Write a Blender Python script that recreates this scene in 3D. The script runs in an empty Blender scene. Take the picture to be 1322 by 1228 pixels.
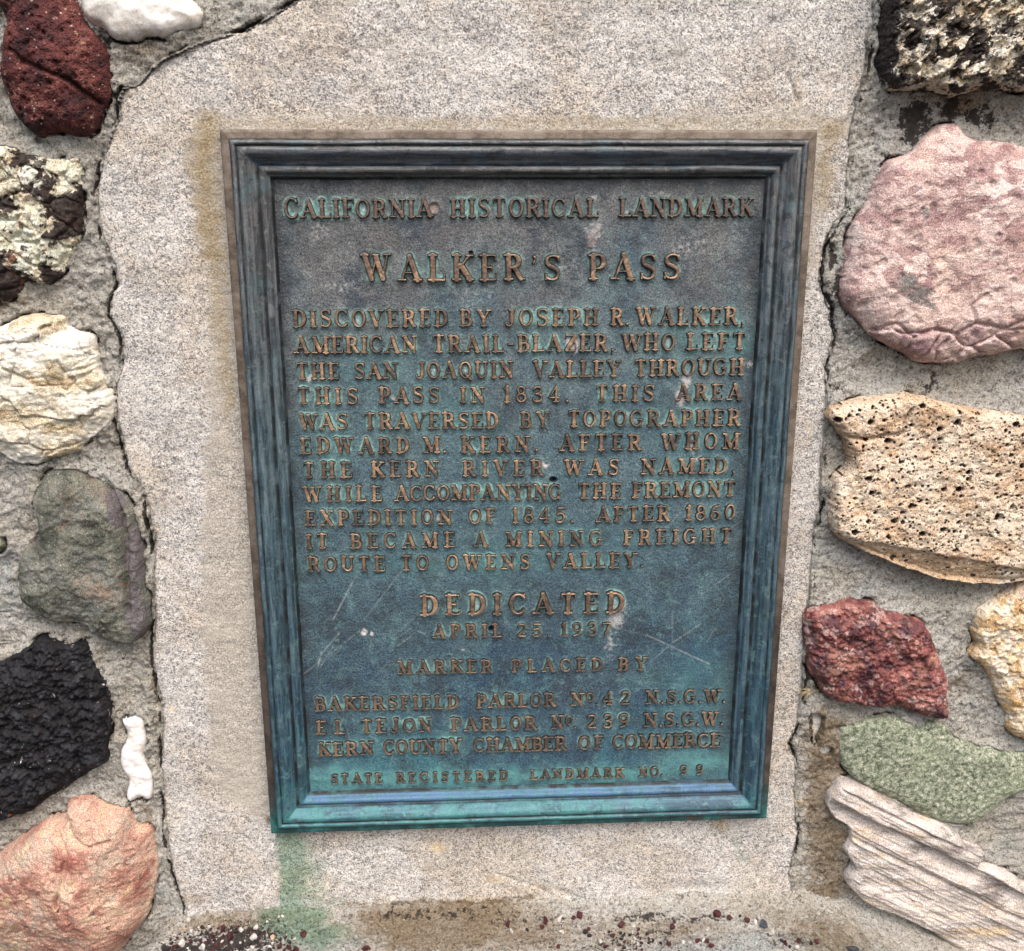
import bpy, math, random
import numpy as np
random.seed(7)
R = math.radians
scene = bpy.context.scene
C = scene.collection

# ------------------------------------------------------------------ camera
FPX = 1331.237; PW, PH = 1322, 1228; S = 457.2           # millimetres
r1 = np.array([0.99873294, -0.01483691, 0.04808715])
r2 = np.array([-0.00139656, -0.96335391, -0.26822992])
tt = np.array([0.01981965, 0.70650494, 2.07674665]) * S
r1 /= np.linalg.norm(r1); r2 -= r1 * (r1 @ r2); r2 /= np.linalg.norm(r2)
nn = np.cross(r1, r2)
M = np.stack([r1, r2, nn], 1)                            # columns: x, z, outward
CAM = -M.T @ tt
def w3(v): return (v[0], -v[2], v[1])
from mathutils import Matrix, Vector
cd = bpy.data.cameras.new('camera'); cam = bpy.data.objects.new('camera', cd); C.objects.link(cam)
rt, up, bk = w3(M[0]), w3(-M[1]), w3(-M[2])
cl = Vector(w3(CAM)) * 0.001
cam.matrix_world = Matrix(((rt[0], up[0], bk[0], cl[0]), (rt[1], up[1], bk[1], cl[1]), (rt[2], up[2], bk[2], cl[2]), (0, 0, 0, 1)))
cd.sensor_width = 36; cd.lens = FPX / PW * 36; cd.clip_start = 0.02; cd.clip_end = 100
scene.camera = cam

# ------------------------------------------------------------------ light
SUN_EL, SUN_AZ, SUN_STR, SKY_STR, EXPO = 54, -24, 1.3, 0.15, 0.66
world = bpy.data.worlds.new('World'); scene.world = world; world.use_nodes = True
nt = world.node_tree; bg = nt.nodes['Background']
sky = nt.nodes.new('ShaderNodeTexSky'); sky.sky_type = 'NISHITA'; sky.sun_disc = False
sky.sun_elevation = R(SUN_EL); sky.sun_rotation = R(180 + SUN_AZ)
sky.air_density = 1.0; sky.dust_density = 6.0; sky.ozone_density = 0.6
nt.links.new(sky.outputs[0], bg.inputs[0]); bg.inputs[1].default_value = SKY_STR
sl = bpy.data.lights.new('sun', 'SUN'); sl.energy = SUN_STR; sl.angle = R(34); sl.color = (1.0, 0.972, 0.935)
so = bpy.data.objects.new('sun', sl); C.objects.link(so)
# direction towards the sun: azimuth measured from -Y (the viewer's side), negative = left
sd = Vector((math.sin(R(SUN_AZ)) * math.cos(R(SUN_EL)), -math.cos(R(SUN_AZ)) * math.cos(R(SUN_EL)), math.sin(R(SUN_EL))))
so.rotation_euler = sd.to_track_quat('Z', 'Y').to_euler()
scene.view_settings.view_transform = 'Standard'; scene.view_settings.look = 'None'
scene.view_settings.exposure = EXPO; scene.view_settings.gamma = 1

# ------------------------------------------------------------------ maths helpers
def at(px, py, d=0.0):
    px = np.asarray(px, float); py = np.asarray(py, float)
    v = np.stack([(px - PW / 2) / FPX, (py - PH / 2) / FPX, np.ones_like(px)], -1) @ M
    k = (d - CAM[2]) / v[..., 2]
    return CAM[0] + v[..., 0] * k, CAM[1] + v[..., 1] * k
def at_level(px, py, z):
    v = np.array([(px - PW / 2) / FPX, (py - PH / 2) / FPX, 1.0]) @ M
    k = (z - CAM[1]) / v[1]
    return CAM[0] + v[0] * k, CAM[2] + v[2] * k
def hsh(i, j, k=0):
    with np.errstate(over='ignore'):
        h = (np.asarray(i).astype(np.int64) * 374761393 + np.asarray(j).astype(np.int64) * 668265263 + int(k) * 2246822519) & 0xffffffff
        h = ((h ^ (h >> 13)) * 1274126177) & 0xffffffff
        h = ((h ^ (h >> 16)) * 2654435761) & 0xffffffff
        return ((h ^ (h >> 15)) & 0xffffff) / float(0xffffff)
def perlin(x, y, seed=0):
    xi = np.floor(x); yi = np.floor(y); fx = x - xi; fy = y - yi
    u = fx * fx * fx * (fx * (fx * 6 - 15) + 10); v = fy * fy * fy * (fy * (fy * 6 - 15) + 10)
    def g(a, b):
        an = hsh(xi + a, yi + b, seed) * 6.28318
        return np.cos(an) * (fx - a) + np.sin(an) * (fy - b)
    n0 = g(0, 0) * (1 - u) + g(1, 0) * u; n1 = g(0, 1) * (1 - u) + g(1, 1) * u
    return (n0 * (1 - v) + n1 * v) * 1.5
def fbm(X, Z, size, oct=4, seed=0, gain=.5, ridge=False):
    s = 0; a = 1; f = 1.0 / size; t = 0
    for o in range(oct):
        n = perlin(X * f + 17.3 * o, Z * f - 9.1 * o, seed * 31 + o)
        if ridge: n = 1 - 2 * np.abs(n)
        s = s + n * a; t += a; a *= gain; f *= 2.03
    return s / t
def worley(X, Z, size, seed=0):
    x = X / size; z = Z / size; xi = np.floor(x); zi = np.floor(z)
    f1 = np.full(x.shape, 9.0); f2 = np.full(x.shape, 9.0); idv = np.zeros(x.shape)
    for a in (-1, 0, 1):
        for b in (-1, 0, 1):
            px = xi + a + hsh(xi + a, zi + b, seed * 7 + 1); pz = zi + b + hsh(xi + a, zi + b, seed * 7 + 2)
            dd = np.hypot(x - px, z - pz); r = hsh(xi + a, zi + b, seed * 7 + 3)
            nf = dd < f1
            f2 = np.where(nf, f1, np.minimum(f2, dd)); idv = np.where(nf, r, idv); f1 = np.where(nf, dd, f1)
    return f1, f2, idv
def sstep(a, b, x):
    t = np.clip((x - a) / (b - a), 0, 1); return t * t * (3 - 2 * t)
def catmull(P, n=5):
    P = np.asarray(P, float); m = len(P); out = []
    for i in range(m):
        p0, p1, p2, p3 = P[i - 1], P[i], P[(i + 1) % m], P[(i + 2) % m]
        for k in range(n):
            t = k / n
            out.append(.5 * ((2 * p1) + (-p0 + p2) * t + (2 * p0 - 5 * p1 + 4 * p2 - p3) * t * t + (-p0 + 3 * p1 - 3 * p2 + p3) * t ** 3))
    return np.array(out)
def poly_sdf(X, Z, P):                                   # negative inside
    d = np.full(X.shape, 1e9); ins = np.zeros(X.shape, bool); m = len(P)
    for i in range(m):
        ax, az = P[i]; bx, bz = P[(i + 1) % m]
        ex, ez = bx - ax, bz - az; wx, wz = X - ax, Z - az
        t = np.clip((wx * ex + wz * ez) / (ex * ex + ez * ez + 1e-12), 0, 1)
        d = np.minimum(d, (wx - ex * t) ** 2 + (wz - ez * t) ** 2)
        c = ((az > Z) != (bz > Z)) & (X < (bx - ax) * (Z - az) / ((bz - az) + 1e-12) + ax)
        ins ^= c
    return np.where(ins, -1, 1) * np.sqrt(d)
def near_sdf(X, Z, P, pad=40):
    out = np.full(X.shape, float(pad)); lo = P.min(0) - pad; hi = P.max(0) + pad
    m = (X > lo[0]) & (X < hi[0]) & (Z > lo[1]) & (Z < hi[1])
    out[m] = np.minimum(poly_sdf(X[m], Z[m], P), pad)
    return out
def pxpoly(pts, d): 
    p = np.array(pts, float); x, z = at(p[:, 0], p[:, 1], d); return np.stack([x, z], 1)
def blobs(X, Z, lst, d, wob=6, seed=3):
    out = np.zeros(X.shape); wx = fbm(X, Z, 14, 3, seed) * wob; wz = fbm(X, Z, 14, 3, seed + 5) * wob
    for px, py, rx, ry, s in lst:
        cx, cz = at(px, py, d); sc = .62
        q = ((X + wx - cx) / (rx * sc)) ** 2 + ((Z + wz - cz) / (ry * sc)) ** 2
        out = np.maximum(out, s * np.exp(-q * 1.2))
    return out

# ------------------------------------------------------------------ mesh helpers
def mesh_obj(name, V, F, mat, parent=None, attrs=None, smooth=True, loc=None):
    V = np.asarray(V, float)
    me = bpy.data.meshes.new(name)
    k = F.shape[1]
    me.vertices.add(len(V)); me.vertices.foreach_set('co', (V * 0.001).astype(np.float32).ravel())
    me.loops.add(F.size); me.loops.foreach_set('vertex_index', F.astype(np.int32).ravel())
    me.polygons.add(len(F)); me.polygons.foreach_set('loop_start', np.arange(0, F.size, k, dtype=np.int32))
    try: me.polygons.foreach_set('loop_total', np.full(len(F), k, dtype=np.int32))
    except Exception: pass
    me.update(calc_edges=True); me.validate()
    if smooth: me.polygons.foreach_set('use_smooth', np.ones(len(me.polygons), bool))
    for n, a in (attrs or {}).items():
        at_ = me.attributes.new(n, 'FLOAT', 'POINT'); at_.data.foreach_set('value', np.asarray(a, np.float32).ravel())
    me.materials.append(mat)
    o = bpy.data.objects.new(name, me); C.objects.link(o)
    if parent: o.parent = parent
    if loc is not None: o.location = loc
    return o
def grid_faces(nr, nc, mask=None):
    i = np.arange(nr * nc).reshape(nr, nc)
    F = np.stack([i[:-1, :-1], i[:-1, 1:], i[1:, 1:], i[1:, :-1]], -1)
    return F[mask] if mask is not None else F.reshape(-1, 4)
def hf_mesh(name, bbox, res, sdf, height, skirt, mat, parent=None, attrs=None, edge_d=None, loc=None, only_data=False):
    """solid relief: sdf<0 inside; height(X,Z,e) gives outward distance, e = depth inside the outline; skirt = back plane"""
    xs = np.arange(bbox[0], bbox[1] + res, res); zs = np.arange(bbox[2], bbox[3] + res, res)
    X, Z = np.meshgrid(xs, zs); D = sdf(X, Z)
    ins = D < 0
    cell = ins[:-1, :-1] | ins[1:, :-1] | ins[:-1, 1:] | ins[1:, 1:]
    gz, gx = np.gradient(D, res); g2 = np.maximum(gx * gx + gz * gz, .2)
    sx = np.clip(D * gx / g2, -res * 1.2, res * 1.2); sz = np.clip(D * gz / g2, -res * 1.2, res * 1.2)
    X2 = np.where(ins, X, X - sx); Z2 = np.where(ins, Z, Z - sz)
    H = height(X2, Z2, np.maximum(-D, 0))
    if edge_d is not None: H = np.where(ins, H, edge_d)
    F = grid_faces(*X.shape, mask=cell)
    used = np.unique(F); remap = -np.ones(X.size, int); remap[used] = np.arange(len(used)); F = remap[F]
    Xu, Zu, Hu = X2.ravel()[used], Z2.ravel()[used], H.ravel()[used]
    V = np.stack([Xu, -Hu, Zu], 1)
    E = np.concatenate([F[:, [0, 1]], F[:, [1, 2]], F[:, [2, 3]], F[:, [3, 0]]])
    key = np.sort(E, 1); kk = key[:, 0].astype(np.int64) * len(V) + key[:, 1]
    _, inv, cnt = np.unique(kk, return_inverse=True, return_counts=True)
    B = E[cnt[inv.ravel()] == 1]
    bv = np.unique(B); rm = -np.ones(len(V), int); rm[bv] = len(V) + np.arange(len(bv))
    VB = V[bv].copy(); VB[:, 1] = -skirt
    V = np.concatenate([V, VB])
    F = np.concatenate([F, np.stack([B[:, 1], B[:, 0], rm[B[:, 0]], rm[B[:, 1]]], 1)])
    A = {}
    for n, fn in (attrs or {}).items():
        a = fn(V[:, 0], V[:, 2]); A[n] = a
    if loc is not None: V = V - np.array(loc)
    return mesh_obj(name, V, F, mat, parent, A, loc=None if loc is None else tuple(np.array(loc) * .001))

# ------------------------------------------------------------------ material helper
class Mt:
    def __init__(s, name):
        s.m = bpy.data.materials.new(name); s.m.use_nodes = True; s.t = s.m.node_tree; s.n = s.t.nodes
        s.b = s.n['Principled BSDF']; s.pos = s.n.new('ShaderNodeNewGeometry').outputs['Position']; s.nrm = None
    def put(s, v, sock):
        if isinstance(v, bpy.types.NodeSocket): s.t.links.new(v, sock)
        elif isinstance(v, (tuple, list)):
            sock.default_value = tuple(v) + (1,) if len(v) == 3 and sock.type == 'RGBA' else v
        else: sock.default_value = v
    def math(s, op, a, b=0.0, clamp=False):
        n = s.n.new('ShaderNodeMath'); n.operation = op; n.use_clamp = clamp; s.put(a, n.inputs[0]); s.put(b, n.inputs[1]); return n.outputs[0]
    def map(s, vec=None, scale=(1, 1, 1), rot=(0, 0, 0), loc=(0, 0, 0)):
        n = s.n.new('ShaderNodeMapping'); s.put(vec or s.pos, n.inputs[0]); n.inputs[1].default_value = loc
        n.inputs[2].default_value = tuple(R(a) for a in rot); n.inputs[3].default_value = scale; return n.outputs[0]
    def noise(s, sc, det=4, ro=.55, dist=0, vec=None):
        n = s.n.new('ShaderNodeTexNoise'); s.put(vec or s.pos, n.inputs['Vector']); n.inputs['Scale'].default_value = sc
        n.inputs['Detail'].default_value = det; n.inputs['Roughness'].default_value = ro; n.inputs['Distortion'].default_value = dist
        return n.outputs[0]
    def vor(s, sc, feat='F1', vec=None, out='Distance', rnd=1):
        n = s.n.new('ShaderNodeTexVoronoi'); n.feature = feat; s.put(vec or s.pos, n.inputs['Vector']); n.inputs['Scale'].default_value = sc
        n.inputs['Randomness'].default_value = rnd
        return n.outputs[out]
    def mr(s, v, a, b, c=0., d=1.):
        n = s.n.new('ShaderNodeMapRange'); s.put(v, n.inputs[0])
        for i, q in enumerate((a, b, c, d)): n.inputs[i + 1].default_value = q
        return n.outputs[0]
    def ramp(s, v, st):
        n = s.n.new('ShaderNodeValToRGB'); s.put(v, n.inputs[0]); e = n.color_ramp.elements
        while len(e) < len(st): e.new(.5)
        for q, (p, c) in zip(e, st): q.position = p; q.color = tuple(c) + (1,)
        return n.outputs[0]
    def mix(s, f, a, b, mode='MIX'):
        n = s.n.new('ShaderNodeMix'); n.data_type = 'RGBA'; n.blend_type = mode; s.put(f, n.inputs[0])
        s.put(a, n.inputs[6]); s.put(b, n.inputs[7]); return n.outputs[2]
    def attr(s, name):
        n = s.n.new('ShaderNodeAttribute'); n.attribute_name = name; return n.outputs['Fac']
    def bump(s, h, dist, strength=1.0):
        n = s.n.new('ShaderNodeBump'); n.inputs['Distance'].default_value = dist * .001; n.inputs['Strength'].default_value = strength
        s.put(h, n.inputs['Height'])
        if s.nrm is not None: s.t.links.new(s.nrm, n.inputs['Normal'])
        s.nrm = n.outputs[0]
    def done(s, col, rough=.9, metal=0., spec=.3, **kw):
        s.put(col, s.b.inputs['Base Color']); s.put(rough, s.b.inputs['Roughness']); s.put(metal, s.b.inputs['Metallic'])
        s.put(spec, s.b.inputs['Specular IOR Level'])
        for k, v in kw.items(): s.put(v, s.b.inputs[k])
        if s.nrm is not None: s.t.links.new(s.nrm, s.b.inputs['Normal'])
        return s.m

def stone_mat(name, base, overlays=(), bumps=(), rough=.9, spec=.25, attr_ov=(), grain=.7, **kw):
    """base: (scale, detail, [(pos,col)...], optional mapping); overlays: (kind, scale, lo, hi, colour, amount, mapping, mask)"""
    m = Mt(name)
    sc, det, st = base[:3]; vec = m.map(**base[3]) if len(base) > 3 and base[3] else None
    col = m.ramp(m.noise(sc, det, .62, .4, vec), st)
    for ov in overlays:
        kind, sc, lo, hi, c, amt = ov[:6]; vec = m.map(**ov[6]) if len(ov) > 6 and ov[6] else None
        v = m.noise(sc, 5, .62, .5, vec) if kind == 'n' else m.vor(sc, 'F1', vec) if kind == 'v' else \
            m.vor(sc, 'DISTANCE_TO_EDGE', vec) if kind == 'e' else m.mr(m.vor(sc, 'F1', vec, 'Color'), 0, 1)
        f = m.mr(v, lo, hi, 0, amt)
        if len(ov) > 7 and ov[7]:
            f = m.math('MULTIPLY', f, m.mr(m.noise(ov[7][0], 3, .6), ov[7][1], ov[7][2]))
        col = m.mix(f, col, c)
    for an, c, amt, brk in attr_ov:
        f = m.mr(m.math('ADD', m.attr(an), m.mr(m.noise(brk, 5, .7), .3, .7, -.35, .35)), .35, .62, 0, amt)
        col = m.mix(f, col, c)
    g = m.noise(950, 3, .7); col = m.mix(grain, col, m.ramp(g, [(.38, (.16,) * 3), (.5, (.48,) * 3), (.62, (.84,) * 3)]), 'OVERLAY')
    for b in bumps:
        kind, sc, dist = b[:3]; vec = m.map(**b[3]) if len(b) > 3 else None
        m.bump(m.noise(sc, 6, .6, .2, vec) if kind == 'n' else m.mr(m.vor(sc, 'F1', vec), 0, b[4] if len(b) > 4 else .5), dist)
    return m.done(col, rough, 0., spec, **kw)

# granite -------------------------------------------------------------
def granite_material():
    m = Mt('granite')
    cell = m.mr(m.vor(330, 'F1', None, 'Color'), 0, 1)
    col = m.ramp(cell, [(.0, (.25, .25, .255)), (.3, (.49, .475, .46)), (.55, (.61, .59, .565)), (.8, (.57, .52, .47)), (1., (.76, .75, .73))])
    col = m.mix(m.mr(m.noise(540, 3, .6), .44, .58, 0, .6), col, (.78, .765, .74))
    warm = m.mr(m.noise(14, 4, .6), .46, .60, 0, .5); col = m.mix(warm, col, m.mix(1., col, (.90, .80, .66), 'MULTIPLY'))
    grey = m.mr(m.noise(24, 4, .6, 0, m.map(loc=(1, 2, 3))), .50, .62, 0, .5); col = m.mix(grey, col, m.mix(1., col, (.82, .81, .81), 'MULTIPLY'))
    dens = m.mr(m.noise(38, 3, .6, 0, m.map(loc=(3, 1, 2))), .38, .62, -.022, .022)
    fl = m.mr(m.math('ADD', dens, m.noise(430, 3.5, .65, 1.4, m.map(scale=(1, 1, 1.2)))), .530, .570)
    col = m.mix(m.math('MULTIPLY', fl, .78), col, (.085, .080, .080))
    fl2 = m.mr(m.noise(820, 2, .6, .5), .56, .62); col = m.mix(m.math('MULTIPLY', fl2, .75), col, (.10, .09, .09))
    # smoother cement skimmed round the plaque
    gr = m.mr(m.math('ADD', m.attr('grout'), m.mr(m.noise(38, 6, .75), .36, .64, -.45, .45)), .30, .70)
    gcol = m.ramp(m.noise(800, 3, .7), [(.38, (.19, .17, .14)), (.49, (.385, .355, .31)), (.62, (.60, .57, .52))])
    gcol = m.mix(m.mr(m.noise(30, 4, .6), .4, .62, 0, .5), gcol, (.44, .405, .355))
    col = m.mix(m.math('MULTIPLY', gr, .92), col, gcol)
    def stain(an, c, amt, lo=.3, hi=.75, sc=60, mode='MULTIPLY'):
        nonlocal col
        f = m.mr(m.math('ADD', m.attr(an), m.mr(m.noise(sc, 6, .72), .3, .7, -.28, .28)), lo, hi, 0, amt)
        col = m.mix(f, col, c, mode)
    stain('brown', (.70, .60, .42), .95, .15, 1.15, 110)
    stain('dark', (.30, .24, .18), .85, .3, .7, 90)
    stain('green', (.44, .62, .52), .95, .15, 1.0, 60)
    stain('yellow', (.60, .47, .27), .55, .35, .8, 90, 'MIX')
    m.bump(m.noise(600, 5, .6), .9); m.bump(m.noise(120, 4, .6), 1.3)
    return m.done(col, .88, 0., .3)
GRANITE = granite_material()

def mortar_material():
    m = Mt('mortar')
    col = m.ramp(m.noise(620, 4, .75), [(.36, (.17, .163, .15)), (.44, (.40, .392, .372)), (.55, (.56, .55, .525)), (.66, (.72, .71, .69))])
    col = m.mix(m.mr(m.noise(260, 4, .7, .6), .545, .60, 0, .7), col, (.66, .64, .59)); col = m.mix(m.mr(m.noise(300, 4, .7, .6, m.map(loc=(1, 1, 1))), .55, .60, 0, .8), col, (.085, .075, .06))
    cell = m.vor(420, 'F1', None, 'Color'); col = m.mix(.25, col, m.ramp(m.mr(cell, 0, 1), [(0, (.20, .18, .15)), (.5, (.42, .40, .36)), (.9, (.40, .39, .30)), (1, (.72, .70, .66))]))
    col = m.mix(m.mr(m.noise(16, 4, .6), .42, .62, 0, .6), col, m.mix(1., col, (.84, .79, .69), 'MULTIPLY'))
    col = m.mix(m.mr(m.noise(23, 4, .6, 0, m.map(loc=(.3, .1, .7))), .50, .64, 0, .5), col, m.mix(1., col, (1.05, 1.1, 1.12), 'MULTIPLY'))
    col = m.mix(m.mr(m.noise(180, 3, .7, 1.), .60, .68, 0, .75), col, (.07, .062, .05))
    for an, c, amt, sc in (('brown', (.54, .445, .345), .95, 110), ('blue', (.80, .88, .95), .8, 40), ('green', (.42, .62, .50), .9, 60)):
        f = m.mr(m.math('ADD', m.attr(an), m.mr(m.noise(sc, 5, .7), .3, .7, -.25, .25)), .25, .75, 0, amt)
        col = m.mix(f, col, c, 'MULTIPLY')
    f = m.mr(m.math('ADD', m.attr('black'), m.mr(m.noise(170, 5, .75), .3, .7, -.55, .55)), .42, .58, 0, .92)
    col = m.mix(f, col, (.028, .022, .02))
    m.bump(m.noise(600, 5, .7), 2.0); m.bump(m.noise(170, 5, .65), 3.6)
    return m.done(col, .95, 0., .15)
MORTAR = mortar_material()

# ------------------------------------------------------------------ outlines traced on the wall face
GR_D = -13.0          # granite face
LEFT = [(520,-90),(450,-40),(390,-5),(345,22),(316,38),(293,44),(260,53),(241,61),(208,77),(192,91),(179,107),(157,113),(151,130),(151,153),(143,169),(134,200),(128,212),(127,228),(122,248),(127,287),(130,306),(143,339),(148,349),(151,368),(142,388),(140,409),(156,435),(155,474),(147,500),(148,540),(158,580),(164,605),(186,640),(197,700),(196,760),(198,800),(195,835),(201,889),(208,908),(208,999),(212,1072),(223,1130),(237,1172),(240,1200)]
RIGHT = [(1120,-90),(1126,-40),(1130,0),(1129,29),(1120,50),(1124,66),(1112,120),(1104,153),(1098,182),(1099,208),(1096,228),(1094,270),(1080,290),(1066,318),(1060,350),(1062,375),(1074,400),(1077,439),(1067,471),(1070,510),(1068,543),(1063,592),(1060,657),(1052,689),(1052,712),(1049,755),(1044,791),(1040,816),(1038,886),(1031,937),(1020,962),(1029,984),(1029,1035),(1031,1079),(1022,1127),(1027,1172),(1028,1200)]
SLAB = pxpoly(LEFT + RIGHT[::-1], GR_D)
_, LEDGE_Z = at(600, 1171, GR_D)
LEDGE_Z = float(LEDGE_Z)

STONES = {}
def stone(key, pts, d, H, Rr, res, rag, relief, mat, label, name='stone'):
    STONES[key] = dict(P=catmull(pxpoly(pts, d - 6 - H * .12), 4), d=d, H=H, R=Rr, res=res, rag=rag, relief=relief, mat=mat, label=label, name=name)
def chips(X, Z, P, seed, n=7, amp=.22, tilt=.25):
    rnd = random.Random(seed); c = P.mean(0); out = np.full(X.shape, 1e9); sz = (P.max(0) - P.min(0)).mean()
    for k in range(n):
        a = rnd.uniform(0, 6.283); t = rnd.uniform(.3, 1) * tilt
        out = np.minimum(out, sz * amp * rnd.uniform(.5, 1.) - t * (math.cos(a) * (X - c[0]) + math.sin(a) * (Z - c[1])))
    return out
def aniso(X, Z, ang, along, across, oct=4, seed=0, ridge=False):
    c, s = math.cos(R(ang)), math.sin(R(ang)); U = X * c + Z * s; W = -X * s + Z * c
    return fbm(U / along * across, W, across, oct, seed, .55, ridge), U, W
def crackline(X, Z, pts, d, w, depth):
    P = pxpoly(pts, d); dm = np.full(X.shape, 1e9); wob = fbm(X, Z, 9, 3, 4) * 2.0
    for i in range(len(P) - 1):
        ax, az = P[i]; bx, bz = P[i + 1]; ex, ez = bx - ax, bz - az
        t = np.clip(((X - ax) * ex + (Z - az) * ez) / (ex * ex + ez * ez), 0, 1)
        dm = np.minimum(dm, np.hypot(X - ax - ex * t, Z - az - ez * t))
    return -depth * np.exp(-((dm + wob * .4) / w) ** 2)

# 1 dark red scoria, top left
def rf(X, Z, e, P):
    h = chips(X, Z, P, 3, 6, .12, .22) * .6 + fbm(X, Z, 34, 5, 1) * 5 + fbm(X, Z, 7, 4, 2) * 2.6
    f1, f2, i = worley(X, Z, 5, 3); h -= 2.2 * (i > .72) * sstep(.45, .1, f1)
    h += crackline(X, Z, [(10,62),(28,78),(60,92),(90,104),(108,120),(124,134)], 6, 1.6, 6)
    return h
stone('red_scoria', [(6,120),(16,147),(36,169),(49,179),(62,173),(78,172),(98,177),(111,176),(124,163),(132,137),(140,124),(142,98),(137,78),(133,62),(120,42),(104,20),(88,-14),(40,-42),(0,-30),(-6,0),(3,22),(-2,60),(-4,90)], 6, 26, 34, 1.0, 1.0, rf,
  stone_mat('scoria_red', (45, 5, [(.36, (.028, .010, .012)), (.46, (.075, .022, .022)), (.56, (.125, .036, .032)), (.68, (.20, .085, .07))]),
    [('v', 150, .20, .14, (.42, .33, .28), .8, None, (40, .52, .56)), ('v', 260, .22, .14, (.50, .42, .38), .8, None, (60, .54, .58)), ('n', 70, .66, .70, (.36, .22, .14), .8), ('v', 230, .26, .16, (.012, .006, .006), .85, None, (70, .48, .54)), ('n', 25, .60, .72, (.11, .06, .07), .6)],
    [('n', 260, 2.2), ('v', 420, 1.0)], .85, .3), 'dark red volcanic stone with a crack across it')
# 2 white quartz, top
stone('quartz_top', [(92,-60),(98,-25),(103,5),(107,20),(117,30),(134,39),(144,49),(156,53),(176,52),(189,47),(212,50),(228,42),(254,36),(261,24),(259,11),(246,-4),(238,-30),(215,-60),(150,-75)], 2, 17, 26, 1.1, .8,
  lambda X, Z, e, P: fbm(X, Z, 30, 4, 11) * 3 + fbm(X, Z, 8, 3, 12) * .5 + chips(X, Z, P, 8, 5, .1, .12) * .5,
  stone_mat('quartz', (18, 5, [(.3, (.55, .47, .38)), (.45, (.74, .70, .65)), (.6, (.85, .83, .80)), (.8, (.88, .87, .85))]),
    [('n', 40, .58, .70, (.66, .52, .34), .35), ('e', 30, .02, .0, (.62, .55, .50), .35)], [('n', 120, .8), ('n', 700, .3)], .42, .5,
    **{'Subsurface Weight': .15, 'Subsurface Radius': (.006, .005, .004), 'Subsurface Scale': 1.}), 'smooth white quartz stone at the top of the wall')
# 3 black and white mottled, left
def mf(X, Z, e, P):
    f1, f2, i = worley(X + fbm(X, Z, 12, 2, 9) * 6, Z, 15, 5)
    return fbm(X, Z, 26, 5, 21) * 6 + fbm(X, Z, 6, 4, 22) * 2.6 - 3.5 * sstep(.22, .0, f2 - f1)
stone('mottled_left', [(-90,210),(-30,190),(0,186),(20,191),(33,199),(55,201),(72,205),(98,203),(106,216),(107,241),(107,275),(106,300),(92,329),(85,349),(75,358),(55,368),(33,366),(26,378),(13,388),(-5,394),(-40,398),(-95,370),(-110,290)], 0, 17, 20, 1.0, 1.6, mf,
  stone_mat('mottled', (50, 5, [(.3, (.36, .27, .16)), (.45, (.56, .52, .40)), (.6, (.66, .68, .58)), (.8, (.72, .72, .66))]),
    [('n', 27, .505, .53, (.022, .013, .014), .96), ('n', 90, .585, .61, (.03, .016, .014), .85), ('n', 60, .62, .68, (.40, .20, .12), .5)], [('n', 220, 2.2), ('v', 200, 1.2)], .85), 'cream stone mottled with black patches')
# 4 cream marble
def wf(X, Z, e, P):
    n, U, W = aniso(X, Z, 10, 46, 8, 5, 31); n2, _, _ = aniso(X, Z, 14, 40, 16, 3, 33)
    st = np.floor((W + n2 * 10) / 7.0); q = (W + n2 * 10) / 7.0 - st
    f1, f2, idv = worley(X + fbm(X, Z, 20, 2, 37) * 14, Z * 1.7, 44, 36)
    ck = 0
    for pts_ in ([(80,412),(74,438),(72,470),(80,482),(105,478),(124,470)], [(78,482),(92,496),(84,506),(74,500),(78,486)], [(0,478),(30,492),(52,488),(60,500)], [(100,490),(118,480),(135,486)]):
        ck = ck + crackline(X, Z, pts_, 6, 1.1, 2.6)
    return ck + n * 2.0 + fbm(X, Z, 24, 5, 32) * 6.5 + (q ** 3) * .9 * sstep(-.2, .3, n2) + (idv - .5) * 6 - 2.5 * sstep(.05, 0, f2 - f1) + fbm(X, Z, 4, 3, 35) * 1.1
stone('marble_left', [(-90,440),(-30,426),(0,421),(29,408),(59,406),(81,407),(86,420),(111,430),(122,442),(127,474),(136,495),(147,514),(143,543),(130,559),(107,575),(104,583),(75,593),(36,601),(10,595),(0,586),(-30,575),(-95,560),(-110,500)], 2, 20, 20, .95, 1.4, wf,
  stone_mat('marble_cream', (28, 6, [(.36, (.36, .27, .16)), (.44, (.55, .48, .35)), (.52, (.68, .64, .54)), (.64, (.76, .73, .66))], dict(scale=(.7, 1, 1.3), rot=(0, 12, 0))),
    [('n', 60, .60, .66, (.52, .40, .23), .6, dict(scale=(.4, 1, 1.8))), ('n', 30, .52, .60, (.80, .79, .75), .8), ('n', 150, .63, .67, (.26, .19, .12), .7, dict(scale=(.6, 1, 1.2))), ('e', 55, .012, 0, (.30, .22, .14), .5)], [('n', 180, 2.0, dict(scale=(.7, 1, 1.3))), ('n', 600, .6)], .7), 'layered cream and white stone with ragged edge')
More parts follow.
